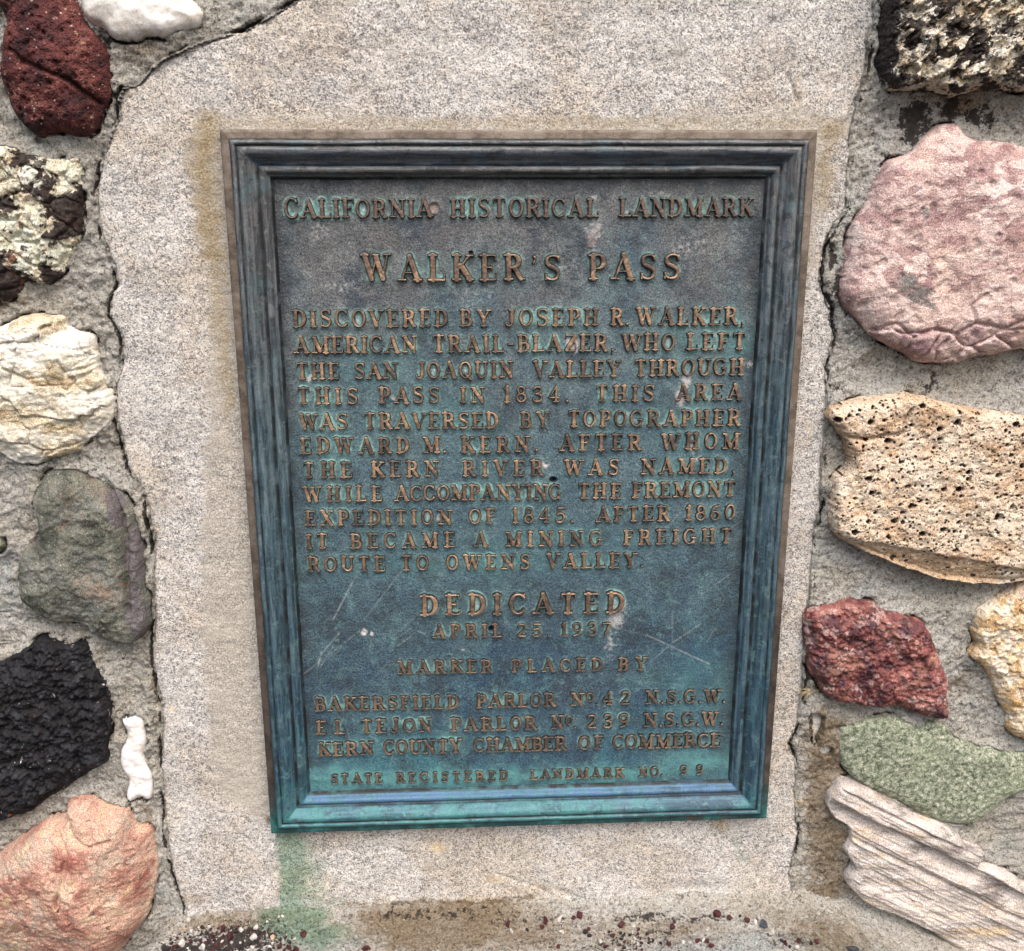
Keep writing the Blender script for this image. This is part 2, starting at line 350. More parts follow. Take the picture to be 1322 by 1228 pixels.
# 5 dark green grey boulder
def gf(X, Z, e, P):
    h = chips(X, Z, P, 12, 5, .10, .16) + fbm(X, Z, 30, 5, 41) * 5 + fbm(X, Z, 7, 5, 42, .6) * 3
    h += crackline(X, Z, [(122,617),(140,640),(155,668),(161,705),(164,750),(166,790)], 2, 2.2, 7)
    return h
stone('greygreen', [(40,645),(52,620),(65,608),(88,604),(108,609),(120,616),(150,630),(172,656),(184,695),(188,740),(196,780),(195,810),(175,829),(153,829),(120,818),(109,807),(73,802),(40,788),(24,770),(22,750),(26,716),(44,700),(49,683),(44,662)], 0, 19, 30, 1.0, 1.0, gf,
  stone_mat('greenstone_dark', (40, 5, [(.36, (.05, .054, .045)), (.45, (.095, .10, .082)), (.55, (.15, .152, .125)), (.68, (.23, .22, .18))]),
    [('n', 500, .58, .66, (.32, .33, .27), .6), ('n', 30, .58, .66, (.19, .12, .09), .5), ('n', 20, .52, .60, (.17, .18, .17), .5), ('n', 260, .66, .70, (.42, .13, .05), .6), ('n', 90, .64, .70, (.03, .035, .03), .6)], [('n', 240, 1.4), ('n', 800, .5)], .85,
    attr_ov=[('purple', (.115, .102, .112), .85, 60)]), 'dark green grey boulder with a purplish right side')
# 6 black lava
def lf(X, Z, e, P):
    return fbm(X, Z, 30, 5, 51) * 9 + fbm(X, Z, 11, 5, 52, .7) * 8 + worley(X + fbm(X, Z, 6, 2, 54) * 5, Z, 7, 55)[0] * -4 + fbm(X, Z, 3.4, 3, 53) * 2.4
stone('black_lava', [(-90,880),(-30,862),(0,857),(15,849),(33,838),(51,826),(73,829),(92,834),(109,831),(118,845),(122,862),(137,886),(142,926),(139,962),(139,984),(109,1003),(77,1024),(58,1035),(40,1050),(0,1062),(-40,1068),(-95,1040),(-115,960)], 4, 24, 24, .9, 1.6, lf,
  stone_mat('lava_black', (80, 5, [(.36, (.004, .004, .005)), (.5, (.010, .010, .013)), (.6, (.022, .022, .028)), (.72, (.05, .05, .058))]),
    [('n', 260, .645, .665, (.55, .52, .50), .8, dict(scale=(1, 1, .6)), (40, .48, .56)), ('n', 95, .70, .73, (.32, .10, .035), .9), ('n', 30, .62, .72, (.03, .016, .014), .7)], [('n', 300, 1.6), ('n', 900, .6)], .6, .3), 'rough black lava stone')
# 7 quartz sliver
stone('quartz_sliver', [(157,930),(166,923),(176,918),(188,926),(191,940),(192,955),(189,973),(197,992),(201,1008),(199,1028),(190,1032),(182,1029),(168,1035),(162,1024),(166,1006),(159,996),(155,985),(156,965),(164,948)], -6, 14, 8, .8, .3,
  lambda X, Z, e, P: fbm(X, Z, 18, 3, 61) * 1.8 + fbm(X, Z, 4, 2, 62) * .6,
  stone_mat('quartz_small', (40, 4, [(.3, (.66, .58, .46)), (.45, (.80, .78, .78)), (.7, (.87, .87, .90))]), [('n', 70, .58, .7, (.75, .62, .44), .5)], [('n', 200, .7)], .4, .5,
    **{'Subsurface Weight': .15, 'Subsurface Radius': (.005, .004, .004), 'Subsurface Scale': 1.}), 'narrow white quartz sliver set upright')
# 8 orange pink stone, bottom left
def of(X, Z, e, P):
    h = chips(X, Z, P, 30, 10, .15, .55) + fbm(X, Z, 26, 5, 71) * 4 + fbm(X, Z, 5, 3, 72) * 1.5
    h += crackline(X, Z, [(88,1058),(100,1075),(122,1083),(146,1076)], 4, 1.8, 4) + crackline(X, Z, [(60,1062),(92,1092),(88,1130),(80,1150),(100,1180)], 8, 2.0, 4)
    f1, f2, i = worley(X, Z, 6, 8); h -= 2.4 * (i > .86) * sstep(.4, .1, f1)
    return h
stone('orange', [(-90,1140),(-30,1118),(0,1103),(26,1083),(58,1061),(84,1056),(86,1038),(106,1030),(124,1035),(146,1044),(164,1048),(179,1068),(193,1072),(199,1090),(203,1119),(197,1159),(186,1192),(168,1214),(150,1240),(100,1290),(-10,1320),(-95,1290),(-115,1210)], 6, 30, 30, 1.0, 1.1, of,
  stone_mat('rhyolite', (24, 5, [(.34, (.28, .125, .095)), (.44, (.43, .235, .18)), (.53, (.52, .32, .245)), (.62, (.57, .41, .30)), (.72, (.60, .50, .38))]),
    [('n', 26, .49, .58, (.47, .385, .31), .75, dict(loc=(3, 3, 3))), ('n', 60, .58, .64, (.55, .42, .22), .5, dict(loc=(1, 3, 3))), ('n', 60, .60, .66, (.27, .085, .07), .7), ('n', 110, .66, .69, (.07, .05, .045), .85), ('n', 300, .64, .70, (.32, .15, .11), .5), ('e', 34, .014, 0, (.20, .09, .06), .5)], [('n', 160, 2.0), ('n', 600, .7)], .85), 'large orange pink stone with broken faces')
# 9 black white pitted, top right
def tf(X, Z, e, P):
    f = fbm(X, Z, 11, 4, 81, .55); n, _, _ = aniso(X, Z, 40, 16, 7, 4, 83)
    return fbm(X, Z, 40, 3, 84) * 4 + 7.5 * sstep(-.12, .16, n) + f * 2.4 + fbm(X, Z, 4, 3, 86) * 1.2
stone('pitted_top', [(1141,-90),(1141,-30),(1140,0),(1138,32),(1137,81),(1142,106),(1156,118),(1195,117),(1235,124),(1260,117),(1293,116),(1322,118),(1380,112),(1430,60),(1430,-60),(1380,-100),(1250,-120)], 8, 25, 12, .9, 1.6, tf,
  stone_mat('tufa_mottled', (60, 5, [(.3, (.48, .36, .22)), (.45, (.64, .56, .43)), (.6, (.74, .70, .62)), (.8, (.80, .77, .72))]),
    [('n', 75, .50, .53, (.020, .014, .015), .95, dict(rot=(0, -40, 0), scale=(.6, 1, 1))), ('n', 200, .56, .60, (.03, .02, .018), .8), ('n', 44, .58, .62, (.022, .016, .016), .92), ('n', 90, .66, .70, (.42, .20, .12), .6)], [('n', 260, 2.2), ('v', 330, 1.0)], .85,
    attr_ov=[('black', (.018, .013, .014), .96, 90)]), 'rough black stone crusted with cream patches')
# 10 pink tuff
def pf(X, Z, e, P):
    f1, f2, i = worley(X, Z, 22, 13); zz = at(1200, 425, 12)[1]
    low = sstep(zz + 12, zz - 12, Z)
    g1, g2, gi = worley(X, Z * 1.4, 30, 16)
    h = fbm(X, Z, 50, 5, 91) * 5.5 + fbm(X, Z, 9, 5, 92, .6) * 1.7 + low * ((gi - .5) * 7 - 4 * sstep(.14, 0, g2 - g1))
    for pts_ in ([(1176,455),(1182,436),(1205,425),(1240,432),(1262,418),(1300,425),(1340,405)], [(1240,470),(1246,450),(1240,432)], [(1216,468),(1212,452),(1225,440)], [(1262,418),(1256,395),(1275,380)], [(1130,430),(1160,418),(1182,436)]):
        h += crackline(X, Z, pts_, 14, 1.3, 3.4)
    k1, k2, ki = worley(X, Z, 9, 19); h -= (ki > .80) * sstep(.42, .3, k1) * 1.2
    return h
stone('pink', [(1228,158),(1241,160),(1251,173),(1270,181),(1300,182),(1350,200),(1400,250),(1420,330),(1400,420),(1350,455),(1322,453),(1293,460),(1260,463),(1241,470),(1212,471),(1189,470),(1176,461),(1156,450),(1133,439),(1114,422),(1101,406),(1090,387),(1089,372),(1098,326),(1107,290),(1124,261),(1137,231),(1153,208),(1182,195),(1208,168)], 12, 30, 36, 1.0, .9, pf,
  stone_mat('tuff_pink', (22, 5, [(.36, (.42, .295, .27)), (.45, (.55, .41, .38)), (.54, (.62, .485, .45)), (.66, (.69, .58, .54))]),
    [('c', 62, .62, .63, (.31, .185, .18), .75, dict(scale=(.8, 1, 1.3)), (26, .44, .50)), ('c', 130, .64, .65, (.30, .18, .18), .75, dict(scale=(.8, 1, 1.5)), (36, .44, .52)), ('n', 150, .60, .66, (.40, .25, .24), .5, dict(scale=(.6, 1, 1.2))), ('n', 60, .60, .68, (.58, .52, .53), .5), ('n', 17, .52, .62, (.66, .50, .42), .5), ('e', 26, .010, .0, (.20, .11, .10), .55), ('v', 500, .14, .08, (.12, .07, .07), .6, None, (70, .5, .56)), ('n', 240, .68, .70, (.16, .09, .08), .6)],
    [('n', 170, 2.0, dict(scale=(.7, 1, 1.2))), ('n', 700, .6)], .85, attr_ov=[('lichen', (.16, .17, .16), .75, 150), ('mauve', (.34, .21, .22), .6, 40)]), 'large rounded pink stone with darker pink inclusions')
# 11 vesicular tan
VES = []
def make_ves():
    rnd = random.Random(5); P = STONES['vesicular']['P']; lo, hi = P.min(0), P.max(0)
    for px, py, r in ((1238,546,8),(1290,669,10),(1240,676,6),(1192,525,6),(1141,606,5),(1153,621,5),(1192,690,7),(1269,536,4),(1286,627,4),(1249,696,5),(1302,735,4),(1147,694,4),(1300,557,5),(1112,531,4),(1220,633,6),(1135,638,4),(1255,563,4),(1120,569,4),(1166,576,3),(1250,666,4),(1300,640,4),(1106,645,4)):
        x, z = at(px, py, 12); VES.append((float(x), float(z), r * .42))
    for k in range(900):
        VES.append((rnd.uniform(lo[0], hi[0]), rnd.uniform(lo[1], hi[1]), min(3.2, .62 + rnd.paretovariate(2.2) * .45 - .3)))
def vf(X, Z, e, P):
    h = fbm(X, Z, 34, 5, 101) * 5 + fbm(X, Z, 8, 4, 102) * 2.4
    n, U, W = aniso(X, Z, -14, 70, 10, 3, 104)
    zb = at(1150, 705, 8); sl = (Z - zb[1]) + (X - zb[0]) * .20
    h -= sstep(3, -3, sl) * 4 + sstep(2, -24, sl) * 10
    h += crackline(X, Z, [(1093,566),(1120,568),(1150,563),(1168,561),(1170,545),(1178,530)], 12, 1.6, 5)
    dp = np.zeros(X.shape)
    for x, z, r in VES:
        if z < zb[1] - (x - zb[0]) * .2 + 2: continue
        m = (np.abs(X - x) < r * 1.3) & (np.abs(Z - z) < r * 1.3)
        if m.any():
            q = np.hypot((X[m] - x), (Z[m] - z) * 1.15) / r; q = q + perlin(X[m] * .5, Z[m] * .5, 5) * .25
            dp[m] = np.maximum(dp[m], np.sqrt(np.clip(1 - q * q, 0, 1)) * min(r * 3.0, 9))
    return h - dp
stone('vesicular', [(1073,545),(1071,536),(1078,527),(1107,519),(1140,513),(1169,509),(1182,512),(1208,517),(1235,523),(1270,531),(1293,533),(1350,545),(1410,570),(1430,650),(1400,730),(1350,752),(1322,751),(1280,755),(1221,750),(1176,737),(1130,719),(1098,702),(1077,689),(1073,665),(1075,640),(1077,621),(1092,608),(1096,590),(1091,572),(1082,556)], 10, 23, 7, .62, 1.4, vf,
  stone_mat('travertine', (26, 5, [(.36, (.42, .28, .17)), (.45, (.53, .39, .27)), (.54, (.58, .475, .36)), (.66, (.64, .56, .46))]),
    [('n', 60, .60, .68, (.60, .36, .18), .5), ('v', 190, .26, .20, (.03, .018, .014), .93, None, (34, .47, .50)), ('v', 320, .30, .22, (.04, .024, .018), .9, None, (50, .46, .52)), ('n', 80, .60, .66, (.50, .40, .36), .5), ('n', 190, .66, .70, (.16, .08, .05), .7), ('n', 45, .60, .66, (.62, .56, .46), .5)], [('n', 240, 1.4), ('v', 190, 2.2, {}, .3)], .85, attr_ov=[('facet', (.50, .37, .25), .85, 60), ('pit_shade', (.035, .02, .016), .95, 200)]), 'tan stone riddled with small round holes')  # dark pores and pit tone stand for shade inside the holes
make_ves()
def pit_shade_attr(x, z):  # mask for shade painted into the holes
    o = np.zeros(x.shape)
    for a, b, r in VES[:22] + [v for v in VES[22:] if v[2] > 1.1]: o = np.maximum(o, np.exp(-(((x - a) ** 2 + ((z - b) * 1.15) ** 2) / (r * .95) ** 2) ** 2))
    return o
# 12 red jasper
def jf(X, Z, e, P):
    f1, f2, i = worley(X + fbm(X, Z, 8, 3, 115) * 10, Z * 1.25 + fbm(X, Z, 8, 3, 116) * 10, 13, 23); g1, g2, gi = worley(X, Z, 4.5, 24)
    return fbm(X, Z, 30, 4, 111) * 6 + fbm(X, Z, 9, 5, 114, .65) * 6 + (i - .5) * 3.5 + (gi - .5) * 1.6 + fbm(X, Z, 3, 3, 113) * 1.8
stone('red_jasper', [(1040,806),(1045,793),(1058,784),(1078,780),(1095,775),(1128,780),(1142,789),(1168,796),(1194,807),(1205,824),(1212,842),(1223,871),(1225,893),(1225,922),(1215,929),(1194,926),(1170,918),(1157,914),(1124,913),(1088,909),(1066,900),(1055,882),(1045,868),(1041,845)], 6, 23, 18, .9, 1.4, jf,
  stone_mat('jasper', (45, 5, [(.34, (.035, .012, .018)), (.44, (.11, .032, .035)), (.52, (.20, .06, .055)), (.60, (.31, .12, .10)), (.70, (.46, .28, .25))]),
    [('n', 34, .52, .60, (.34, .17, .13), .6), ('n', 55, .54, .60, (.07, .032, .045), .75), ('c', 190, .62, .66, (.50, .36, .33), .6, None, (40, .48, .56)), ('n', 160, .64, .69, (.56, .36, .32), .7), ('n', 60, .64, .70, (.42, .17, .08), .6)], [('n', 200, 2.4), ('v', 160, 1.4)], .6, .45), 'rough crimson red stone with crumbled surface')
# 13 yellow cream, right edge
def yf(X, Z, e, P):
    f1, f2, i = worley(X, Z, 7, 33); return fbm(X, Z, 20, 4, 121) * 4 + (i - .5) * 3 + fbm(X, Z, 4, 3, 122) * 1.6
stone('yellow', [(1330,752),(1300,771),(1281,779),(1263,795),(1259,816),(1263,836),(1254,848),(1267,860),(1281,879),(1288,900),(1299,919),(1303,944),(1322,956),(1370,965),(1420,930),(1430,840),(1400,770)], 4, 17, 14, .9, 1.6, yf,
  stone_mat('breccia_yellow', (70, 5, [(.36, (.42, .26, .12)), (.45, (.56, .42, .25)), (.54, (.64, .55, .42)), (.66, (.72, .67, .58))]),
    [('n', 45, .56, .62, (.68, .46, .20), .6), ('n', 60, .62, .66, (.42, .20, .20), .6), ('n', 170, .64, .69, (.22, .12, .09), .6), ('n', 38, .60, .66, (.74, .58, .52), .6)], [('n', 200, 2.2), ('v', 190, 1.3)], .8), 'cream and ochre crumbly stone at the right edge')
# 14 pale green
stone('pale_green', [(1095,937),(1085,944),(1082,970),(1088,992),(1099,1003),(1117,1016),(1157,1035),(1194,1054),(1223,1064),(1252,1066),(1270,1056),(1288,1043),(1303,1030),(1330,1020),(1400,1005),(1430,985),(1390,965),(1330,968),(1300,969),(1277,962),(1259,961),(1234,950),(1215,933),(1186,937),(1157,925),(1124,927)], -2, 13, 16, 1.0, .9,
  lambda X, Z, e, P: fbm(X, Z, 40, 4, 131) * 3 + fbm(X, Z, 5, 4, 132) * 1.5,
  stone_mat('greenstone_pale', (230, 5, [(.36, (.085, .105, .07)), (.45, (.18, .21, .145)), (.55, (.29, .315, .235)), (.68, (.46, .47, .39))]),
    [('n', 18, .5, .65, (.34, .38, .26), .4), ('n', 420, .60, .66, (.52, .54, .42), .7), ('n', 420, .40, .34, (.06, .09, .055), .8), ('n', 70, .70, .73, (.03, .04, .03), .9)], [('n', 260, 1.6), ('n', 800, .6)], .85), 'pale speckled green stone')
# 15 petrified wood
def wood(X, Z, e, P):
    n, U, W = aniso(X, Z, -29, 260, 6, 4, 141); c = at(1200, 1095, 4); cc, ss = math.cos(R(-29)), math.sin(R(-29))
    w0 = -c[0] * ss + c[1] * cc
    q = W - w0
    q = q + fbm(U, W * 0, 40, 3, 143) * 2.0
    h = n * .9 + fbm(X, Z, 50, 3, 142) * 1.2 + (hsh(np.floor((W + fbm(U, W, 90, 2, 147) * 2) / 8.5), np.floor(U / 70 + hsh(np.floor(W / 8.5), 1, 3) * 2), 9) - .5) * 4.2
    h -= 9 * sstep(2.5, -1.5, q) - 5 * sstep(-6, -22, q)
    h -= 3.5 * np.exp(-((q + 26) / 1.6) ** 2) + 3 * np.exp(-((q - 13) / 1.4) ** 2)
    st = np.floor(U / 26 + hsh(np.floor(W / 9), 0, 5) * 3); h += (hsh(st, np.floor(W / 9), 6) - .5) * 1.8
    return h + fbm(U * .12, W, 1.9, 2, 145) * 1.2
stone('petrified', [(1087,1011),(1076,1022),(1070,1032),(1069,1043),(1077,1057),(1095,1068),(1098,1085),(1092,1101),(1102,1120),(1094,1138),(1099,1149),(1124,1170),(1164,1185),(1208,1207),(1237,1228),(1290,1262),(1380,1290),(1430,1240),(1390,1170),(1350,1150),(1322,1141),(1288,1122),(1264,1119),(1270,1098),(1247,1090),(1237,1076),(1215,1066),(1183,1054),(1150,1035),(1117,1018)], 6, 22, 8, .85, .6, wood,
  stone_mat('petrified_wood', (34, 5, [(.36, (.22, .19, .175)), (.45, (.38, .345, .32)), (.54, (.52, .465, .43)), (.66, (.62, .56, .52))], dict(rot=(0, -29, 0), scale=(.12, 1, 1.8))),
    [('n', 60, .56, .66, (.60, .44, .24), .55, dict(rot=(0, -29, 0), scale=(.15, 1, 1.2))), ('n', 190, .60, .66, (.20, .17, .17), .75, dict(rot=(0, -29, 0), scale=(.10, 1, 1.2))), ('n', 420, .60, .66, (.13, .11, .13), .6, None, (26, .54, .62)), ('n', 30, .58, .64, (.76, .70, .66), .5, dict(rot=(0, -29, 0), scale=(.3, 1, 1)))],
    [('n', 170, 2.0, dict(rot=(0, -29, 0), scale=(.08, 1, 1.2))), ('n', 700, .5)], .8), 'pale petrified wood stone with slanting grain')
# 16-18 little pieces
stone('chip_white', [(1047,912),(1060,918),(1062,930),(1056,945),(1048,958),(1044,940),(1043,922)], -12, 6, 5, .8, .6, lambda X, Z, e, P: fbm(X, Z, 8, 3, 151) * 2,
  stone_mat('chip_pale', (60, 4, [(.3, (.35, .30, .24)), (.5, (.52, .48, .42)), (.7, (.62, .60, .56))]), [], [('n', 300, 1.0)]), 'small pale chip in the mortar', 'stone_chip')
stone('chip_white2', [(1052,962),(1062,955),(1073,960),(1071,971),(1060,974)], -12, 5, 4, .8, .6, lambda X, Z, e, P: fbm(X, Z, 8, 3, 152) * 2, STONES['chip_white']['mat'], 'small grey white chip in the mortar', 'stone_chip')
stone('lichen_corner', [(-50,-40),(0,-40),(14,-12),(12,8),(4,20),(-6,30),(-50,36)], -4, 14, 12, 1.0, 1.4, mf,
  stone_mat('lichen_stone', (120, 5, [(.3, (.06, .065, .03)), (.5, (.22, .23, .14)), (.7, (.45, .45, .38))]), [('n', 90, .56, .62, (.03, .03, .02), .8)], [('n', 260, 2)]), 'lichen covered stone in the upper left corner')
stone('left_small', [(-60,672),(-10,678),(3,688),(7,700),(4,710),(-8,716),(-60,720)], -8, 10, 8, 1.0, 1.0, lambda X, Z, e, P: fbm(X, Z, 10, 3, 155) * 2, STONES['lichen_corner']['mat'], 'small lichen covered stone at the left edge')

# ------------------------------------------------------------------ wall: mortar bed, granite slab, stones
wall = bpy.data.objects.new('stone_wall', None); C.objects.link(wall); wall.location = (0, .03, -.25)
wall['label'] = 'rubble stone wall of mixed coloured rocks in grey mortar around a granite slab'; wall['category'] = 'wall'; wall['kind'] = 'thing'
WL = Vector(wall.location)
def fix(o):                                              # keep world place under the wall's Empty
    o.location = Vector(o.location) - WL; return o

def axis(lo, a, b, hi, fine, coarse):
    return np.concatenate([np.arange(lo, a, coarse), np.arange(a, b, fine), np.arange(b, hi + coarse, coarse)])
xs = axis(-640, -440, 460, 640, 1.45, 12); zs = axis(-240, -130, 745, 900, 1.45, 12)
X, Z = np.meshgrid(xs, zs)
near = np.full(X.shape, 40.)
for s in STONES.values():
    near = np.minimum(near, near_sdf(X, Z, s['P']))
sls = near_sdf(X, Z, SLAB)
wob = fbm(X, Z, 12, 4, 201)
H = -16 + fbm(X, Z, 60, 4, 202) * 5 + fbm(X, Z, 16, 5, 203, .6) * 3.6 * (1 + sstep(-.1, .4, fbm(X, Z, 70, 2, 213))) + fbm(X, Z, 4.5, 3, 204) * 2.2
H += 5.5 * np.exp(-np.maximum(near + wob * 4, 0) / 8.0)                            # mortar lipped up on to each stone
H += 4.0 * np.exp(-np.maximum(sls, 0) / 14.0)
cr = fbm(X, Z, 45, 3, 206)
H -= (2 + 9 * sstep(-.1, .3, cr)) * np.exp(-((sls - .4 + wob * 1.6) / 1.25) ** 2)      # crack along the slab
H -= 7 * sstep(-.05, .35, fbm(X, Z, 30, 3, 207)) * np.exp(-((near - .4 + wob * 1.5) / 1.4) ** 2)
f1, f2, idv = worley(X + wob * 12, Z + fbm(X, Z, 14, 2, 208) * 10, 46, 209)
H -= 2.5 * sstep(.03, 0, f2 - f1) * (idv > .75)                                     # hairline cracks
H = np.where(near < -1.5, -26, H); H = np.where(sls < -2.5, -30, H)
BLACK = [(1180,150,26,30,1),(1225,140,30,14,.95),(1260,150,24,16,.8),(1175,180,14,14,.8),(1150,205,12,10,.7),(1072,330,10,22,1),(1085,365,12,30,.95),(1063,300,8,14,.8),(1095,300,6,18,.7),(1068,380,10,18,.8),(1200,500,24,8,.6),(1080,500,12,8,.7),(1290,535,26,6,.8),(1205,490,12,16,.7),(138,52,10,16,.9),(150,110,16,6,.6),(110,60,8,30,.8),(130,345,8,10,.4),(1060,640,8,20,.5),(1052,880,8,14,.6),(1050,560,8,10,.5),(1262,1105,7,7,.9)]
def path(pts, rx, ry, s_): 
    out = []
    for (a, b_), (c, d_) in zip(pts[:-1], pts[1:]):
        n_ = max(2, int(math.hypot(c - a, d_ - b_) / 9))
        out += [(a + (c - a) * i / n_, b_ + (d_ - b_) * i / n_, rx, ry, s_) for i in range(n_ + 1)]
    return out
BROWN = path([(1060,930),(1062,1000),(1060,1080),(1075,1150)], 40, 24, .85) + [(1070,980,40,60,1),(1075,1080,40,50,1),(1060,1150,40,30,.9),(1180,900,60,30,.3),(1060,930,26,30,.9),(1240,135,60,24,.8),(30,1070,30,20,.3),(190,1060,16,40,.7),(200,900,12,80,.5),(190,60,50,22,.6),(205,70,40,14,.6),(145,260,10,60,.35),(1240,880,40,40,.55),(180,690,14,60,.5),(10,390,30,8,.8),(80,850,40,14,.3)]
BLUE = [(200,1120,16,60,1),(1110,420,60,40,.5),(1120,760,60,24,.8),(1300,1080,40,40,.6),(10,740,24,60,.8),(1200,760,60,14,.6)]
def A(l): return lambda x, z: blobs(x, z, l, -16)
crack_dirt_shade = 1.1 * sstep(-.25, .1, cr) * np.exp(-((sls - .6 + wob * 1.6) / 1.3) ** 2) + .95 * sstep(.0, .3, fbm(X, Z, 30, 3, 207)) * np.exp(-((near - .4 + wob * 1.5) / 1.3) ** 2) + .6 * (sstep(.02, 0, f2 - f1) * (idv > .75))  # dirt in the joints, with contact shade painted into the same dark lines
V = np.stack([X.ravel(), -H.ravel(), Z.ravel()], 1)
bed = mesh_obj('mortar_bed', V, grid_faces(*X.shape), MORTAR, wall,
   {'black': np.maximum(blobs(X, Z, BLACK, -16, 9), crack_dirt_shade), 'brown': blobs(X, Z, BROWN, -16, 10), 'blue': blobs(X, Z, BLUE, -16, 8), 'green': np.zeros(X.size)})
fix(bed)

# granite slab
pl_corners = pxpoly([(283,167),(1056,168),(990,1057),(350,1077)], 0)
def slab_sdf(x, z): return poly_sdf(x, z, SLAB) + fbm(x, z, 22, 5, 301, .6) * 3.6 + fbm(x, z, 5, 2, 302) * 1.0
def slab_h(x, z, e):
    hx = 228.6; r = np.maximum(np.abs(x) - hx, np.maximum(z - 609, -z))               # distance outside the plaque
    amp = sstep(2, 40, r)
    h = GR_D + fbm(x, z, 90, 3, 303) * 3.0 * amp + fbm(x, z, 22, 4, 304) * 1.5 * amp + fbm(x, z, 6, 4, 305) * .7
    h = h - (1 - np.sqrt(np.clip(1 - (1 - np.minimum(e / 4.0, 1)) ** 2, 0, 1))) * 7
    h = h + crackline(x, z, [(1018,96),(1026,118),(1032,136)], GR_D, 1.5, 2.5) + crackline(x, z, [(715,1150),(760,1165),(800,1168)], GR_D, 3, 1.5) + crackline(x, z, [(640,1128),(668,1138),(700,1150),(730,1166)], GR_D, 1.2, 1.2) + crackline(x, z, [(172,560),(200,585),(215,640),(208,690)], GR_D, 1.0, 1.2) + crackline(x, z, [(565,1092),(572,1104),(566,1112)], GR_D, 1.2, 1.5) + crackline(x, z, [(330,26),(300,44),(262,58),(240,74)], GR_D, 1.2, 2.0)
    h += crackline(x, z, [(1112,120),(1100,140),(1094,158)], GR_D, 1.5, 3)
    h -= 4.5 * np.exp(-(((x - at(890, 1155, GR_D)[0]) / 26) ** 2 + ((z - at(890, 1150, GR_D)[1]) / 9) ** 2))
    return np.where(r < -6, -24, h)
GROUT = [(-262, -221, 20, 608)]
def grout_attr(x, z):
    lp = pxpoly([(256,150),(244,180),(240,215),(256,293),(272,400),(270,520),(264,640),(268,760),(264,860),(268,960),(290,1030),(345,1060),(360,1000),(300,150)], GR_D)
    rp = pxpoly([(1040,140),(1092,150),(1098,170),(1074,192),(1067,240),(1066,280),(1056,300),(1052,380),(1040,380)], GR_D)
    tp = pxpoly([(270,148),(500,150),(800,148),(1060,146),(1060,175),(270,175)], GR_D)
    n = fbm(x, z, 20, 3, 310) * 6
    d = np.minimum(np.minimum(near_sdf(x, z, lp), near_sdf(x, z, rp)), near_sdf(x, z, tp) + 1)
    return sstep(9, -9, d + n)
def path(pts, rx, ry, s_): 
    out = []
    for (a, b_), (c, d_) in zip(pts[:-1], pts[1:]):
        n_ = max(2, int(math.hypot(c - a, d_ - b_) / 9))
        out += [(a + (c - a) * i / n_, b_ + (d_ - b_) * i / n_, rx, ry, s_) for i in range(n_ + 1)]
    return out
SB = path([(272,165),(262,200),(266,260),(276,330)], 22, 20, 1.15) + path([(276,330),(288,420),(296,520)], 14, 16, .8) + path([(270,158),(500,162),(1050,158)], 12, 7, .55) + path([(1072,160),(1068,200),(1064,260)], 16, 14, .8) + [(262,205,26,46,1),(268,290,22,60,.9),(282,400,16,70,.75),(292,500,12,60,.5),(270,170,26,14,.9),(1075,172,24,22,.9),(1070,330,14,30,.6),(240,1160,40,12,.7),(600,1165,160,14,.85),(1012,960,14,40,.4),(700,155,300,7,.5),(1030,125,10,30,.6),(560,1130,50,30,.4),(690,1150,70,12,.6),(640,160,380,6,.4)]
SD = path([(500,1168),(600,1166),(680,1160)], 16, 9, .75) + [(248,153,2.2,2.2,1.3),(292,330,2,2,1.1),(235,640,3,2,1),(262,720,2,2,1),(520,1120,2.5,2,1.1),(870,1110,2,2,1),(420,70,2,2,1),(760,60,2,2,.9),(980,40,2.4,2,1)] + [(345,1057,9,9,.8),(590,1175,70,12,1),(900,1160,26,10,.55),(1035,780,8,14,.5),(1045,620,10,60,.3),(1026,965,8,14,.6),(450,1168,50,8,.5)]
SG = path([(368,1072),(378,1110),(376,1150),(368,1190)], 34, 20, 1.3) + path([(390,1090),(405,1160)], 34, 20, .7) + [(372,1095,17,26,1),(378,1130,22,34,1),(370,1160,24,34,1),(395,1110,20,30,.55),(952,1085,12,34,.5),(958,1110,16,18,.4),(470,1085,50,10,.3),(368,1185,24,16,1),(430,1165,40,16,.45)]
SY = [(565,1097,18,14,1),(205,250,20,24,.35),(640,1135,40,16,.6),(215,560,12,40,.45),(180,600,14,30,.5),(1045,560,10,40,.5),(225,915,9,7,.9),(260,600,40,60,.3),(700,1168,60,8,.6),(250,700,30,60,.35),(780,1066,80,7,.5),(1110,110,14,20,.5),(1035,740,14,24,.4)]
def sharp_green(x, z):
    g = blobs(x, z, SG, GR_D, 3); xl = at(356, 1110, GR_D)[0]; return g * sstep(xl - 3, xl + 4, x + fbm(x, z, 12, 2, 8) * 3)
b = (SLAB[:, 0].min() - 4, SLAB[:, 0].max() + 4, SLAB[:, 1].min() - 4, SLAB[:, 1].max() + 4)
slab = hf_mesh('granite_slab', b, 1.45, slab_sdf, slab_h, -40, GRANITE, wall,
   {'grout': grout_attr, 'brown': lambda x, z: blobs(x, z, SB, GR_D, 7), 'dark': lambda x, z: blobs(x, z, SD, GR_D, 7), 'green': sharp_green, 'yellow': lambda x, z: blobs(x, z, SY, GR_D, 7)}, edge_d=-26)
fix(slab); slab['label'] = 'pale speckled granite slab behind the plaque'

